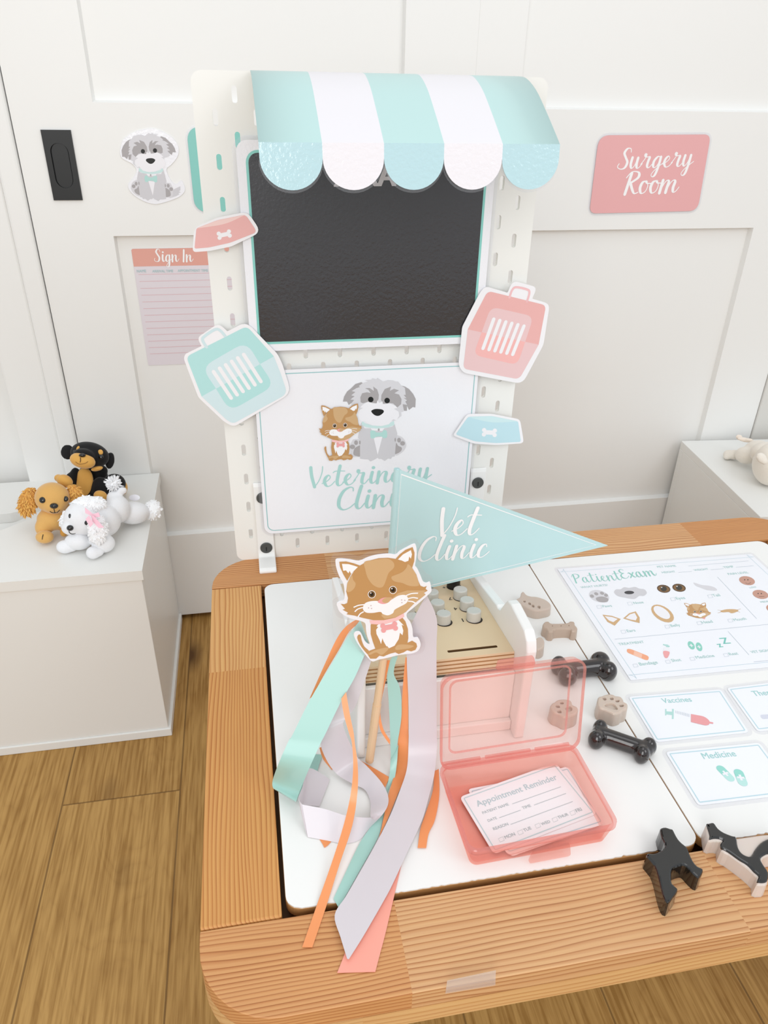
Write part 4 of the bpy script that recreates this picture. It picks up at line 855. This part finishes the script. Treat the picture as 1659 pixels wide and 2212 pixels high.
ribbon('wide aqua satin ribbon', RA, [a2((905, 745), (985, 960)), a2((800, 880), (930, 1090)), a2((690, 1070), (850, 1270)), a2((460, 1450), (730, 1480)), a2((300, 1770), (590, 1770)), b2((240, 0), (500, 20)), b2((160, 180), (410, 220)), b2((110, 320), (335, 400)) + [(.016, .018)], b2((112, 385), (300, 495)) + [(.010, .012)], b2((135, 400), (302, 490)) + [(.003, .004)]], 1745, .020)
ribbon('end of the wide aqua ribbon', RA, [b2((150, 400), (302, 480)) + [(.002, .003)], b2((330, 210), (430, 260)) + [(.0015, .0015)], b2((420, 120), (465, 255)) + [(.001, .001)], b2((515, 115), (470, 258)) + [(.001, .001)]], 1745, .001)
ribbon('narrow orange satin ribbon', RO, [b2((800, 150), (795, 200)), b2((900, 205), (890, 270)), b2((1062, 300), (1020, 390))], 1640, .0012)
ribbon('narrow orange satin ribbon', RO, [a2((1135, 1105), (1172, 1105)), a2((1108, 1300), (1130, 1300)), a2((1075, 1540), (1085, 1545)), a2((1082, 1720), (1110, 1715)), a2((1170, 1860), (1172, 1820))], 1660, .004)
ribbon('narrow aqua satin ribbon', RA, [a2((1190, 1075), (1242, 1065)), a2((1145, 1200), (1205, 1220)), a2((1160, 1480), (1262, 1360)), a2((1172, 1740), (1275, 1600)), a2((1180, 2000), (1235, 1870)), b2((1070, 150), (1130, 50)), b2((1050, 330), (1105, 300)), b2((940, 640), (1012, 620)), b2((820, 830), (965, 790)), b2((700, 1080), (800, 1090)), b2((605, 1285), (648, 1362))], 1660, .0012)
ribbon('narrow orange satin ribbon', RO, [a2((1310, 1080), (1332, 1080)), a2((1290, 1300), (1334, 1300)), a2((1262, 1700), (1336, 1700)), b2((1130, 0), (1215, 0)), b2((1120, 200), (1200, 260)), b2((1055, 430), (1130, 430)), b2((1000, 690), (1062, 600)), b2((960, 850), (990, 760))], 1650, .003)
ribbon('wide coral satin ribbon', RC, [b2((990, 960), (1172, 955)), b2((850, 1290), (1100, 1260)), b2((745, 1590), (1030, 1560)), b2((690, 1750), (985, 1730)), b2((635, 1890), (945, 1882))], 1640, .0012)
ribbon('narrow orange satin ribbon', RO, [b2((1420, 250), (1462, 230)), b2((1415, 400), (1466, 440)), b2((1345, 620), (1432, 640)), b2((1312, 720), (1380, 755)), b2((1290, 872), (1360, 872))], 1640, .0016)
ribbon('wide grey satin ribbon', RG, [a2((1440, 620), (1500, 520)), a2((1340, 850), (1590, 730)), a2((1322, 1080), (1588, 1000)), a2((1338, 1500), (1590, 1500)), a2((1340, 1720), (1590, 1720)), b2((1215, 60), (1448, 60)) + [(.024, .024)], b2((1200, 240), (1425, 280)) + [(.011, .011)], b2((1140, 420), (1380, 460)) + [(.007, .007)], b2((1070, 600), (1325, 650)) + [(.0055, .0055)], b2((960, 820), (1200, 920)), b2((780, 1140), (1080, 1180)), b2((700, 1275), (1010, 1310)), b2((614, 1422), (930, 1450)), b2((662, 1600), (835, 1612)), b2((716, 1775), (730, 1778))], 1650, .0046)
ribbon('narrow orange satin ribbon', RO, [a2((735, 1450), (778, 1390)), a2((760, 1600), (812, 1590)), a2((805, 1760), (845, 1750)), b2((755, 20), (778, 20)), b2((765, 200), (802, 200)), b2((750, 400), (800, 420)), b2((700, 640), (757, 690)) + [(.020, .020)], b2((605, 950), (655, 1000)) + [(.008, .008)], b2((465, 1350), (545, 1350)) + [(.0016, .0016)], b2((350, 1680), (432, 1682)) + [(.0012, .0012)]], 1750, .022)
ribbon('narrow orange satin ribbon', RO, [b2((490, 60), (510, 50)), b2((520, 150), (545, 140)), b2((590, 235), (610, 225))], 1640, .001)
ribbon('narrow orange satin ribbon', RO, [b2((490, 800), (590, 815)), b2((515, 840), (560, 850)), b2((528, 868), (535, 868))], 1640, .0008)
# ------------------------------------------------------------------ pink card box with open lid
bx = thing('pink_card_box', 'translucent pink plastic box with its lid open on the white table lid', 'box')
PKC = clear((255, 237, 233), .12, .12, .05, (255, 214, 208)); PKT = clear((255, 230, 224), .15, .12, .05, (255, 206, 198)); PKE = clear((255, 232, 229), .22, .12, .06, (255, 200, 194))
yw = math.radians(1.8); bu = V3((math.cos(yw), math.sin(yw), 0)); bv = V3((-math.sin(yw), math.cos(yw), 0)); bo = V3((-.0030, -.4905, T))
bp = Pl(bo, bu, bv); BW, BD = .1310, .0905
L_ = lambda ins, h, r=.009: [bp.p3(p, h) for p in rrect(ins, ins, BW - ins, BD - ins, max(r - ins * .5, .002))]
b = B(); b.loft([L_(.0055, .0006), L_(.0015, .0205)], PKT, True, False); b.loft([L_(.0030, .0250), L_(.0070, .0022)], PKT, False, True); b.obj('tray', bx)
b = B(); b.loft([L_(.0012, .0206), L_(.0, .0210), L_(.0, .0252), L_(.0008, .0262), L_(.0026, .0262), L_(.0028, .0212)], PKE, ring=True); b.obj('rim', bx)
B().plate(Pl(bp.p3((.0, -.0006), 0), bu, V3((0, 0, 1))), round_poly([V3((.052, .002)), V3((.089, .002)), V3((.086, .0175)), V3((.055, .0175))], .003), 0, .0022, PKC).obj('latch_plate', bx)
hb_ = bp.p3((0, BD + .001), .0245); lt = Pl(hb_, bu, V3((bv.x * .17, bv.y * .17, .985)))
LW, LH = BW + .001, .0955
K_ = lambda ins, h, r=.011: [lt.p3(p, h) for p in rrect(ins, ins, LW - ins, LH - ins, max(r - ins * .4, .003))]
ld = B(); ld.loft([K_(.0, .010), K_(.0015, .001), K_(.003, 0)], PKC, False, True); ld.obj('lid', bx)
b = B(); b.loft([K_(.0, .0100), K_(.0, .0075), K_(.0016, .0075), K_(.0016, .0100)], PKE, ring=True); b.obj('lid_rim', bx)
b = B(); b.loft([K_(.0098, .0003), K_(.0098, .0016), K_(.0112, .0016), K_(.0112, .0003)], clear((255, 236, 233), .25, .12, .06, (254, 200, 196)), ring=True); b.obj('lid_panel_ridge', bx)
B().plate(lt, round_poly([V3((.050, LH - .002)), V3((.086, LH - .002)), V3((.084, LH + .0065)), V3((.052, LH + .0065))], .002), .003, .0055, PKE).obj('latch', bx)
b = B()
for x0, x1 in ((.004, .040), (.045, .088), (.093, .126)): b.tube([bp.p3((x0, BD + .0008), .0242), bp.p3((x1, BD + .0008), .0242)], .0017, PKE, 10)
b.obj('hinge', bx)
# appointment cards
zK = Zm(920, 1560, 3.6065)
def acard(label, z, corners, full):
    t = thing('appointment_card', label, 'card', group='appointment cards in the pink box'); pl = Pl((0, 0, T + z), (1, 0, 0), (0, 1, 0))
    q = round_poly(pl.px(zz(zK, corners)), .0045); B().plate(pl, q, 0, .0005, PAPER).obj('card_paper', t)
    i = Ink(pl, .0006); i.strip(INKL if full else M((190, 208, 216), .5), offset(q, -.0028), .0009, True); i.obj('border', t)
    if full:
        i = Ink(pl, .0006); f = lambda u, v: pl.p2(*zK(u, v)); lt_ = M((184, 202, 206), .5)
        i.text(lt_, 'Appointment Reminder', f(405, 662), f(1028, 447), 1.0)
        for s_, p0, p1 in (('PATIENT NAME', (446, 720), (648, 650)), ('DATE', (487, 781), (556, 757)), ('TIME', (757, 683), (821, 661)), ('REASON', (530, 846), (645, 805)), ('MON', (621, 914), (699, 884)), ('TUE', (767, 858), (825, 836)), ('WED', (905, 809), (972, 785)), ('THUR', (1035, 757), (1113, 729)), ('FRI', (1176, 707), (1218, 691))):
            i.text(INKG, s_, f(*p0), f(*p1), 1.0)
        for p0, p1 in (((672, 641), (1051, 507)), ((571, 749), (738, 689)), ((842, 650), (1091, 559)), ((659, 801), (1143, 622))): i.strip(INKG, [f(*p0), f(*p1)], .0004)
        i.obj('lettering', t)
        for u, v in ((588, 916), (736, 861), (872, 809), (1005, 761), (1143, 709)): i = Ink(pl, .0006); i.strip(INKG, [f(u - 24, v - 5), f(u + 10, v - 20), f(u + 23, v + 8), f(u - 10, v + 22)], .0003, True); i.obj('check_box', t)
    return t
acard('bottom appointment card, its lower corner showing under the others in the pink box', .0024, [(322, 525), (1050, 385), (1395, 790), (660, 1050)], False)
acard('middle appointment card, its right edge showing past the top card', .0032, [(330, 560), (1110, 345), (1400, 790), (640, 1040)], False)
acard('top appointment card with weekday check boxes in the pink box', .0040, [(262, 585), (1010, 318), (1335, 715), (530, 1030)], True)
# ------------------------------------------------------------------ printed sheets on the right lid
def tcard(name, label, cat, out, rnd, border, group=None, bin_=.003, bw=.0010, bcol=None):
    t = thing(name, label, cat, group=group); pl = Pl((0, 0, T), (1, 0, 0), (0, 1, 0)); q = round_poly(pl.px(out), rnd)
    B().plate(pl, q, .0003, .0007, M((240, 241, 246), .3, .5)).obj('paper', t); B().plate(pl, offset(q, .0042), .0002, .0005, LAM).obj('laminate', t)
    i = Ink(pl, .0008); i.strip(bcol or M((186, 216, 224), .5), offset(q, -bin_), bw, True); i.obj('border', t)
    return t, Ink(pl, .0008), pl
tt, i, pl = tcard('exam_sheet', 'laminated Patient Exam sheet with small animal pictures on the right table lid', 'printed sheet', [(1204, 1230), prj((.5140, -.0945, T)), prj((.5110, -.3105, T)), (1362, 1470)], .001, True, None, .0075, .0005, M((190, 212, 222), .5))
zD = Zm(1140, 1160, 3.197); f = lambda u, v: pl.p2(*zD(u, v))
def fp(*pts): return [f(*p) for p in pts]
INKX = M((176, 206, 206), .5); i2 = Ink(pl, .0008)
i2.script(M((146, 204, 192), .5), 'Patient', f(328, 322), f(640, 300), .92, .15, .0); i2.script(M((146, 204, 192), .5), 'Exam', f(652, 292), f(880, 270), .92, .15, .0); i2.obj('title_lettering', tt)
for s_, p0, p1 in (('PET NAME', (898, 216), (1026, 208)), ('HEIGHT', (930, 254), (1022, 247)), ('WEIGHT', (1152, 238), (1250, 229)), ('TEMP', (1358, 220), (1425, 213)), ('PAIN LEVEL', (1388, 266), (1528, 253)), ('WHAT HURTS?', (370, 358), (555, 340)),
    ('Paws', (520, 490), (583, 484)), ('Nose', (735, 467), (802, 460)), ('Eyes', (1030, 436), (1090, 430)), ('Tail', (1283, 416), (1332, 411)), ('Ears', (690, 661), (746, 655)), ('Belly', (992, 625), (1055, 618)), ('Head', (1208, 602), (1280, 594)), ('Mouth', (1428, 584), (1512, 574)),
    ('TREATMENT', (632, 752), (805, 735)), ('Bandage', (776, 892), (900, 877)), ('Shot', (998, 866), (1062, 859)), ('Medicine', (1166, 845), (1292, 831)), ('Rest', (1396, 822), (1456, 815)), ('LOW', (1536, 358), (1582, 353)), ('MEDIUM', (1612, 458), (1690, 450)), ('VET SIGNATURE', (1545, 806), (1760, 785))):
    i2 = Ink(pl, .0008); i2.text(M((168, 204, 200), .5), s_, f(*p0), f(*p1), 1.05); i2.obj('caption', tt)
i2 = Ink(pl, .0008); i2.text(M((120, 196, 184), .5), 'Z', f(1350, 742), f(1402, 738), 1.0); i2.text(M((120, 196, 184), .5), 'z', f(1322, 766), f(1350, 763), 1.0); i2.obj('rest_picture', tt)
for p0, p1 in (((1108, 204), (1524, 168)), ((1040, 248), (1132, 241)), ((1262, 230), (1352, 222)), ((1436, 212), (1560, 202)), ((600, 710), (1780, 595)), ((1310, 280), (1580, 568)), ((1382, 655), (1527, 818)), ((1560, 866), (1800, 845))): i.strip(M((188, 198, 208), .5), fp(p0, p1), .0005)
for u, v in ((492, 487), (704, 464), (1001, 433), (1258, 413), (659, 658), (962, 623), (1183, 599), (1397, 581), (742, 892), (966, 866), (1135, 846), (1367, 820)): i.strip(M((188, 198, 208), .5), fp((u - 18, v - 8), (u + 10, v - 12), (u + 20, v + 8), (u - 8, v + 12)), .0004, True)
def nxt(name):
    global i
    i.obj(name, tt); i = Ink(pl, .0008)
nxt('form_lines')
def el(mat, u, v, a, c, an=0):
    a_ = math.radians(an); i.poly(mat, [f(u + a * math.cos(t) * math.cos(a_) - c * math.sin(t) * math.sin(a_), v + a * math.cos(t) * math.sin(a_) + c * math.sin(t) * math.cos(a_)) for t in [2 * math.pi * k / 18 for k in range(18)]])
el(G_L, 492, 412, 72, 40, 15)
i.poly(G_D, sm(fp((470, 425), (500, 415), (530, 418), (555, 430), (550, 450), (515, 455), (480, 445)), 3))
for u, v, a, c in ((443, 412, 15, 11), (472, 396, 15, 10), (512, 392, 15, 10), (540, 406, 14, 11)): el(G_D, u, v, a, c, 20)
nxt('paw_picture')
i.poly(G_M, sm(fp((595, 385), (610, 365), (640, 365), (665, 350), (700, 355), (740, 348), (770, 360), (805, 365), (822, 390), (800, 410), (770, 410), (740, 430), (700, 428), (660, 420), (620, 410)), 3)); el(M((60, 60, 64), .4), 700, 387, 34, 12)
nxt('nose_picture')
for u, v in ((938, 361), (1044, 354)): el(M((80, 56, 34), .4), u, v, 47, 27, 10); el(M((128, 92, 50), .4), u, v + 1, 40, 21, 10); el(M((52, 48, 40), .4), u, v, 22, 18, 10); el(G_W, u - 14, v - 9, 5, 3)
nxt('eyes_picture')
i.poly(G_L, sm(fp((1145, 318), (1200, 335), (1250, 340), (1290, 352), (1305, 372), (1240, 370), (1190, 352), (1160, 340)), 3))
nxt('tail_picture')
for pts, inn in (([(515, 540), (580, 548), (642, 570), (600, 616), (550, 590)], [(530, 550), (580, 556), (620, 570), (590, 592), (560, 580)]), ([(658, 566), (700, 530), (745, 517), (772, 560), (772, 598), (720, 585)], [(675, 564), (705, 538), (738, 528), (755, 560), (745, 580), (715, 575)])):
    i.poly(C_LT, fp(*pts)); i.poly(G_W, fp(*inn))
nxt('ears_picture')
el(C_LT, 930, 532, 88, 48, 32); el(G_W, 925, 525, 66, 32, 34)
nxt('belly_picture')
def ecat(u, v):
    dx, dy = u - 760, v - 600; k = .165; a = math.radians(10); return f(1165 + k * 1.05 * (dx * math.cos(a) - dy * math.sin(a)) + dy * .05, 512 + k * .82 * (dx * math.sin(a) + dy * math.cos(a)))
i.poly(C_RS, fp((1180, 550), (1230, 548), (1222, 572), (1205, 566)))
draw_cat(i, ecat, .00002, True)
nxt('head_picture')
i.poly(C_LT, sm(fp((1330, 515), (1370, 503), (1430, 503), (1455, 512), (1430, 525), (1405, 530), (1385, 522), (1345, 524)), 3))
for p0, p1 in (((1310, 508), (1345, 512)), ((1312, 528), (1345, 518)), ((1440, 508), (1470, 500)), ((1442, 516), (1466, 524))): i.strip(C_BR, fp(p0, p1), .0004)
nxt('mouth_picture')
SK = M((196, 148, 130), .42, .2)
for u, v, c in ((1513, 305, 8), (1606, 400, 0), (1700, 498, -8)):
    el(SK, u, v, 56, 30, 12)
    for d in (-10, 12): el(C_DK, u + d - 6, v - 6, 4, 4)
    i.strip(C_DK, sm(fp((u - 10, v + 14), (u + 6, v + 14 + c), (u + 26, v + 14)), 3, False), .0005)
    nxt('face_picture')
i.poly(M((240, 166, 128), .42, .2), round_poly(fp((685, 775), (712, 778), (838, 828), (830, 855), (808, 852), (682, 800)), .004)); i.poly(M((244, 192, 166), .42, .2), fp((735, 790), (790, 812), (785, 842), (728, 820)))
nxt('bandage_picture')
i.poly(A_M, fp((935, 742), (980, 756), (978, 764), (932, 750))); i.poly(A_M, fp((948, 745), (970, 748), (975, 765), (955, 763))); i.poly(G_W, fp((940, 765), (978, 772), (978, 795), (935, 792))); i.poly(C_RS, sm(fp((935, 792), (978, 797), (970, 830), (958, 840), (942, 832)), 3))
nxt('shot_picture')
for u, v, an in ((1128, 752, 55), (1182, 762, 65)): el(M((140, 206, 190), .4), u, v, 32, 20, an); i.strip(G_W, fp((u - 10, v), (u + 10, v + 2)), .0012); i.strip(G_W, fp((u - 2, v - 8), (u + 3, v + 9)), .0012)
i.obj('pill_picture', tt)
zE = Zm(1240, 1440, 3.95); g_ = 'picture cards on the table'
tt, i, pl = tcard('picture_card', 'Vaccines picture card with a red and aqua syringe', 'card', [(1357, 1506), (1557, 1490), (1618, 1583), (1417, 1604)], .004, True, g_)
f = lambda u, v: pl.p2(*zE(u, v))
i.poly(A_M, fp((776, 366), (787, 366), (787, 386), (835, 390), (835, 366), (850, 366), (848, 452), (834, 452), (834, 418), (786, 412), (786, 422), (776, 420)))
for k in range(9): i.strip(M((206, 212, 220), .5), fp((866 + 14 * k, 380 + 3.5 * k), (867 + 14 * k, 402 + 4 * k)), .0007)
i.poly(M((232, 158, 160), .42, .25), round_poly(fp((996, 410), (1110, 430), (1160, 470), (1150, 503), (1120, 508), (996, 478)), [.0002, .006, .005, .004, .004, .0002])); i.poly(M((232, 158, 160), .42, .25), fp((1150, 474), (1186, 482), (1186, 493), (1150, 490))); i.obj('syringe_picture', tt)
i = Ink(pl, .0008); i.text(M((164, 208, 206), .5), 'Vaccines', f(762, 316), f(1008, 302), 1.1); i.obj('lettering', tt)
tt, i, pl = tcard('picture_card', 'picture card cut off by the right side of the photo, beside the Vaccines card', 'card', [(1569, 1487), (1775, 1462), (1840, 1560), (1636, 1581)], .004, True, g_)
i.poly(M((212, 214, 226), .42, .25), sm(fp((1590, 425), (1610, 415), (1760, 412), (1770, 430), (1640, 450), (1605, 448)), 3)); i.obj('instrument_picture', tt)
i = Ink(pl, .0008); i.text(M((164, 208, 206), .5), 'Thermometer', f(1538, 256), f(1960, 222), 1.1); i.obj('lettering', tt)
tt, i, pl = tcard('picture_card', 'Medicine picture card with two aqua pills', 'card', [(1437, 1625), (1640, 1605), (1722, 1715), (1508, 1741)], .004, True, g_)
def pill(p0, p1, w):
    a, e = V3(f(*p0)), V3(f(*p1)); d = (e - a).normalized(); q = V3((-d.y, d.x)); mid = (a + e) / 2
    for mat, s_, u_, vv in ((M((150, 214, 202), .42, .25), a, mid, -1), (M((186, 226, 220), .42, .25), mid, e, 1)):
        i.strip(mat, [s_, u_], w, caps=False)
    i.poly(M((150, 214, 202), .42, .25), circ(a, w / 2)); i.poly(M((186, 226, 220), .42, .25), circ(e, w / 2))
    i.strip(G_W, [mid - d * w * .38, mid + d * w * .38], w * .24, caps=False); i.strip(G_W, [mid - q * w * .38, mid + q * w * .38], w * .24, caps=False)
pill((1252, 878), (1328, 955), .0082); pill((1404, 912), (1436, 992), .0088); i.obj('pill_picture', tt)
i = Ink(pl, .0008); i.text(M((164, 208, 206), .5), 'Medicine', f(1108, 793), f(1388, 768), 1.1); i.obj('lettering', tt)
# ------------------------------------------------------------------ pet treats
BEIGE = M((200, 183, 169), .4, .25, sss=.3); TAUPE = M((186, 164, 146), .42, .25); BROWN = M((30, 21, 19), .12, .6); DKD = M((20, 19, 18), .12, .6)
def treat(name, label, cat, k, pts, h, mat, holes=(), depth=.0025, bev=.0018, group=None, n=4):
    pl = Pl((0, 0, T + h), (1, 0, 0), (0, 1, 0)); o = sm(pl.px(pts, k), n) if n else pl.px(pts, k)
    if sum(o[i_ - 1][0] * o[i_][1] - o[i_][0] * o[i_ - 1][1] for i_ in range(len(o))) < 0: o = o[::-1]
    b = B(); b.loft([[pl.p3(p, -h) for p in offset(o, .0006)], [pl.p3(p, -.0015) for p in o], [pl.p3(p, -.0004) for p in offset(o, -.0006)], [pl.p3(p, 0) for p in offset(o, -.0016)]], mat, True, False)
    hs = [sm(pl.px(q, k), 3) for q in holes]; top = offset(o, -.0016)
    loops = [top] + hs; allp = [p for l in loops for p in l]
    b.add([pl.p3(p, 0) for p in allp], tessellate_polygon([[V3((p.x, p.y, 0)) for p in l] for l in loops]), mat)
    for q in hs: b.loft([[pl.p3(p, 0) for p in q], [pl.p3(p, -depth) for p in offset(q, -.0004)]], mat, False, True)
    o_ = b.obj(name, None, clean=True); return tag(o_, label, cat, group)
z3b = Zm(900, 1230, 4.1475)
treat('fish_treat', 'beige fish-shaped pet treat behind the toy cash register', 'pet treat', z3b, [(885, 275), (925, 245), (938, 205), (960, 198), (985, 225), (1020, 238), (1070, 242), (1120, 255), (1165, 275), (1203, 312), (1195, 345), (1140, 362), (1075, 370), (1005, 350), (940, 315)], .012, BEIGE,
      [[(955, 280), (975, 280), (975, 295), (958, 292)], [(1000, 295), (1022, 300), (1025, 318), (1005, 315)], [(1030, 315), (1052, 320), (1055, 340), (1035, 338)], [(1085, 325), (1108, 328), (1105, 352), (1085, 345)]])
treat('biscuit_treat', 'small taupe bone-shaped biscuit beside the exam sheet', 'pet treat', z3b, [(1130, 492), (1148, 468), (1182, 464), (1215, 482), (1340, 478), (1375, 462), (1412, 468), (1420, 495), (1442, 525), (1428, 552), (1392, 550), (1368, 532), (1245, 536), (1218, 558), (1182, 556), (1162, 530), (1135, 515)], .013, TAUPE,
      [[(1212, 503), (1220, 503), (1220, 509), (1212, 509)], [(1290, 503), (1298, 503), (1298, 509), (1290, 509)], [(1360, 500), (1368, 500), (1368, 506), (1360, 506)]])
treat('paw_treat', 'beige paw-shaped treat in the open, above the shiny dark bone', 'pet treat', zD, [(487, 1105), (510, 1096), (530, 1088), (560, 1082), (590, 1086), (605, 1094), (640, 1100), (660, 1120), (664, 1135), (690, 1152), (686, 1185), (655, 1198), (640, 1212), (600, 1222), (565, 1207), (530, 1192), (497, 1178), (482, 1145)], .0165, BEIGE,
      [[(515, 1110), (535, 1108), (545, 1122), (528, 1130)], [(568, 1108), (590, 1108), (592, 1124), (572, 1126)], [(605, 1128), (632, 1124), (632, 1138), (612, 1142)], [(632, 1160), (660, 1156), (662, 1170), (640, 1174)], [(530, 1165), (555, 1148), (590, 1150), (615, 1172), (622, 1192), (590, 1192), (560, 1182)]], group='paw treats')
treat('paw_treat', 'beige paw-shaped treat seen through the pink lid', 'pet treat', z3b, [(1196, 1232), (1212, 1198), (1235, 1186), (1258, 1168), (1300, 1160), (1345, 1162), (1385, 1176), (1398, 1210), (1440, 1232), (1446, 1268), (1425, 1295), (1385, 1310), (1330, 1325), (1275, 1298), (1225, 1278)], .0165, BEIGE,
      [[(1245, 1220), (1275, 1218), (1285, 1238), (1255, 1240)], [(1285, 1190), (1312, 1188), (1318, 1205), (1290, 1208)], [(1258, 1270), (1290, 1262), (1300, 1285), (1270, 1288)], [(1330, 1240), (1370, 1225), (1395, 1245), (1385, 1270), (1345, 1275)]], group='paw treats')
treat('treat', 'beige treat half hidden beside the register, behind the top edge of the pink lid', 'pet treat', z3b, [(1072, 615), (1105, 603), (1138, 622), (1146, 660), (1135, 700), (1095, 718), (1058, 700), (1050, 650)], .013, BEIGE)
def vax(c, r, rz): return (V3(c), (V3((r, 0, 0)), V3((0, r, 0)), V3((0, 0, rz))))
def bone(label, lobes, bar, rb, hz_, rz):
    es = []
    for x, y, r in lobes: c = onz(x, y, T + hz_); es.append(vax(c, r * unit(c), rz))
    a, e = onz(*bar[0], T + hz_), onz(*bar[1], T + hz_)
    for k in range(13): c = a.lerp(e, k / 12); es.append(vax(c, rb * unit(c), rz * .86))
    return tag(blob('bone_treat', es, BROWN, None, .0011, T, 12), label, 'pet treat', 'dark bone treats')
bone('shiny dark brown bone treat partly behind the pink lid', [(1296, 1430, 22), (1314, 1450, 19), (1207, 1438, 18), (1226, 1460, 21)], ((1222, 1450), (1302, 1440)), 17, .009, .0120)
bone('shiny dark brown bone treat in front of the paw treat, beside the Vaccines card', [(1296, 1574, 16), (1288, 1598, 18), (1401, 1613, 17), (1386, 1630, 17)], ((1294, 1586), (1394, 1620)), 17, .0080, .0105)
zF = Zm(1380, 1760, 5.946)
treat('dog_treat', 'black dog-shaped treat lying on the front edge of the table', 'pet treat', zF, [(275, 190), (290, 162), (345, 154), (400, 172), (440, 184), (470, 240), (510, 310), (560, 362), (620, 412), (650, 480), (700, 590), (755, 655), (825, 690), (818, 745), (775, 805), (720, 770), (660, 710), (610, 655), (560, 640), (470, 670), (428, 705), (420, 790), (432, 880), (502, 945), (480, 1010), (440, 1060), (385, 1135), (335, 1085), (290, 950), (250, 780), (200, 640), (108, 530), (120, 490), (180, 492), (255, 470), (320, 420), (328, 350), (295, 280)], .016, DKD, group=None, n=2)
td = thing('dog_treat', 'two-tone dog-shaped treat, black over beige, at the right of the front board', 'pet treat')
o = treat('base', 'x', 'x', zF, [(862, 150), (875, 130), (958, 117), (1030, 200), (1090, 243), (1190, 282), (1245, 300), (1450, 272), (1700, 245), (1800, 300), (1790, 480), (1660, 520), (1580, 580), (1660, 750), (1650, 880), (1590, 900), (1515, 890), (1512, 800), (1400, 690), (1290, 605), (1150, 505), (1060, 455), (1050, 350), (960, 335), (890, 330)], .0150, M((214, 200, 190), .4, .25, sss=.3), n=2)
for k_ in ('label', 'category'): del o[k_]
o.parent = td; o['label'] = 'translucent beige lower layer'
pl = Pl((0, 0, T + .0150), (1, 0, 0), (0, 1, 0))
q = sm(pl.px([(868, 138), (880, 126), (955, 113), (1015, 188), (1090, 240), (1190, 280), (1245, 300), (1268, 420), (1315, 500), (1385, 540), (1440, 535), (1500, 440), (1590, 350), (1720, 310), (1780, 400), (1730, 490), (1640, 510), (1560, 570), (1600, 660), (1658, 750), (1645, 858), (1575, 880), (1515, 862), (1535, 800), (1470, 735), (1385, 650), (1290, 590), (1150, 490), (1062, 440), (1045, 385), (1078, 340), (1030, 315), (960, 312), (902, 322), (905, 272)], zF), 3)
if sum(q[i_ - 1][0] * q[i_][1] - q[i_][0] * q[i_ - 1][1] for i_ in range(len(q))) < 0: q = q[::-1]
b = B(); b.loft([[pl.p3(p, -.001) for p in q], [pl.p3(p, .0006) for p in q], [pl.p3(p, .0014) for p in offset(q, -.0007)], [pl.p3(p, .0017) for p in offset(q, -.0016)]], DKD); o = b.obj('glaze', td, clean=True); o['label'] = 'glossy black top layer'
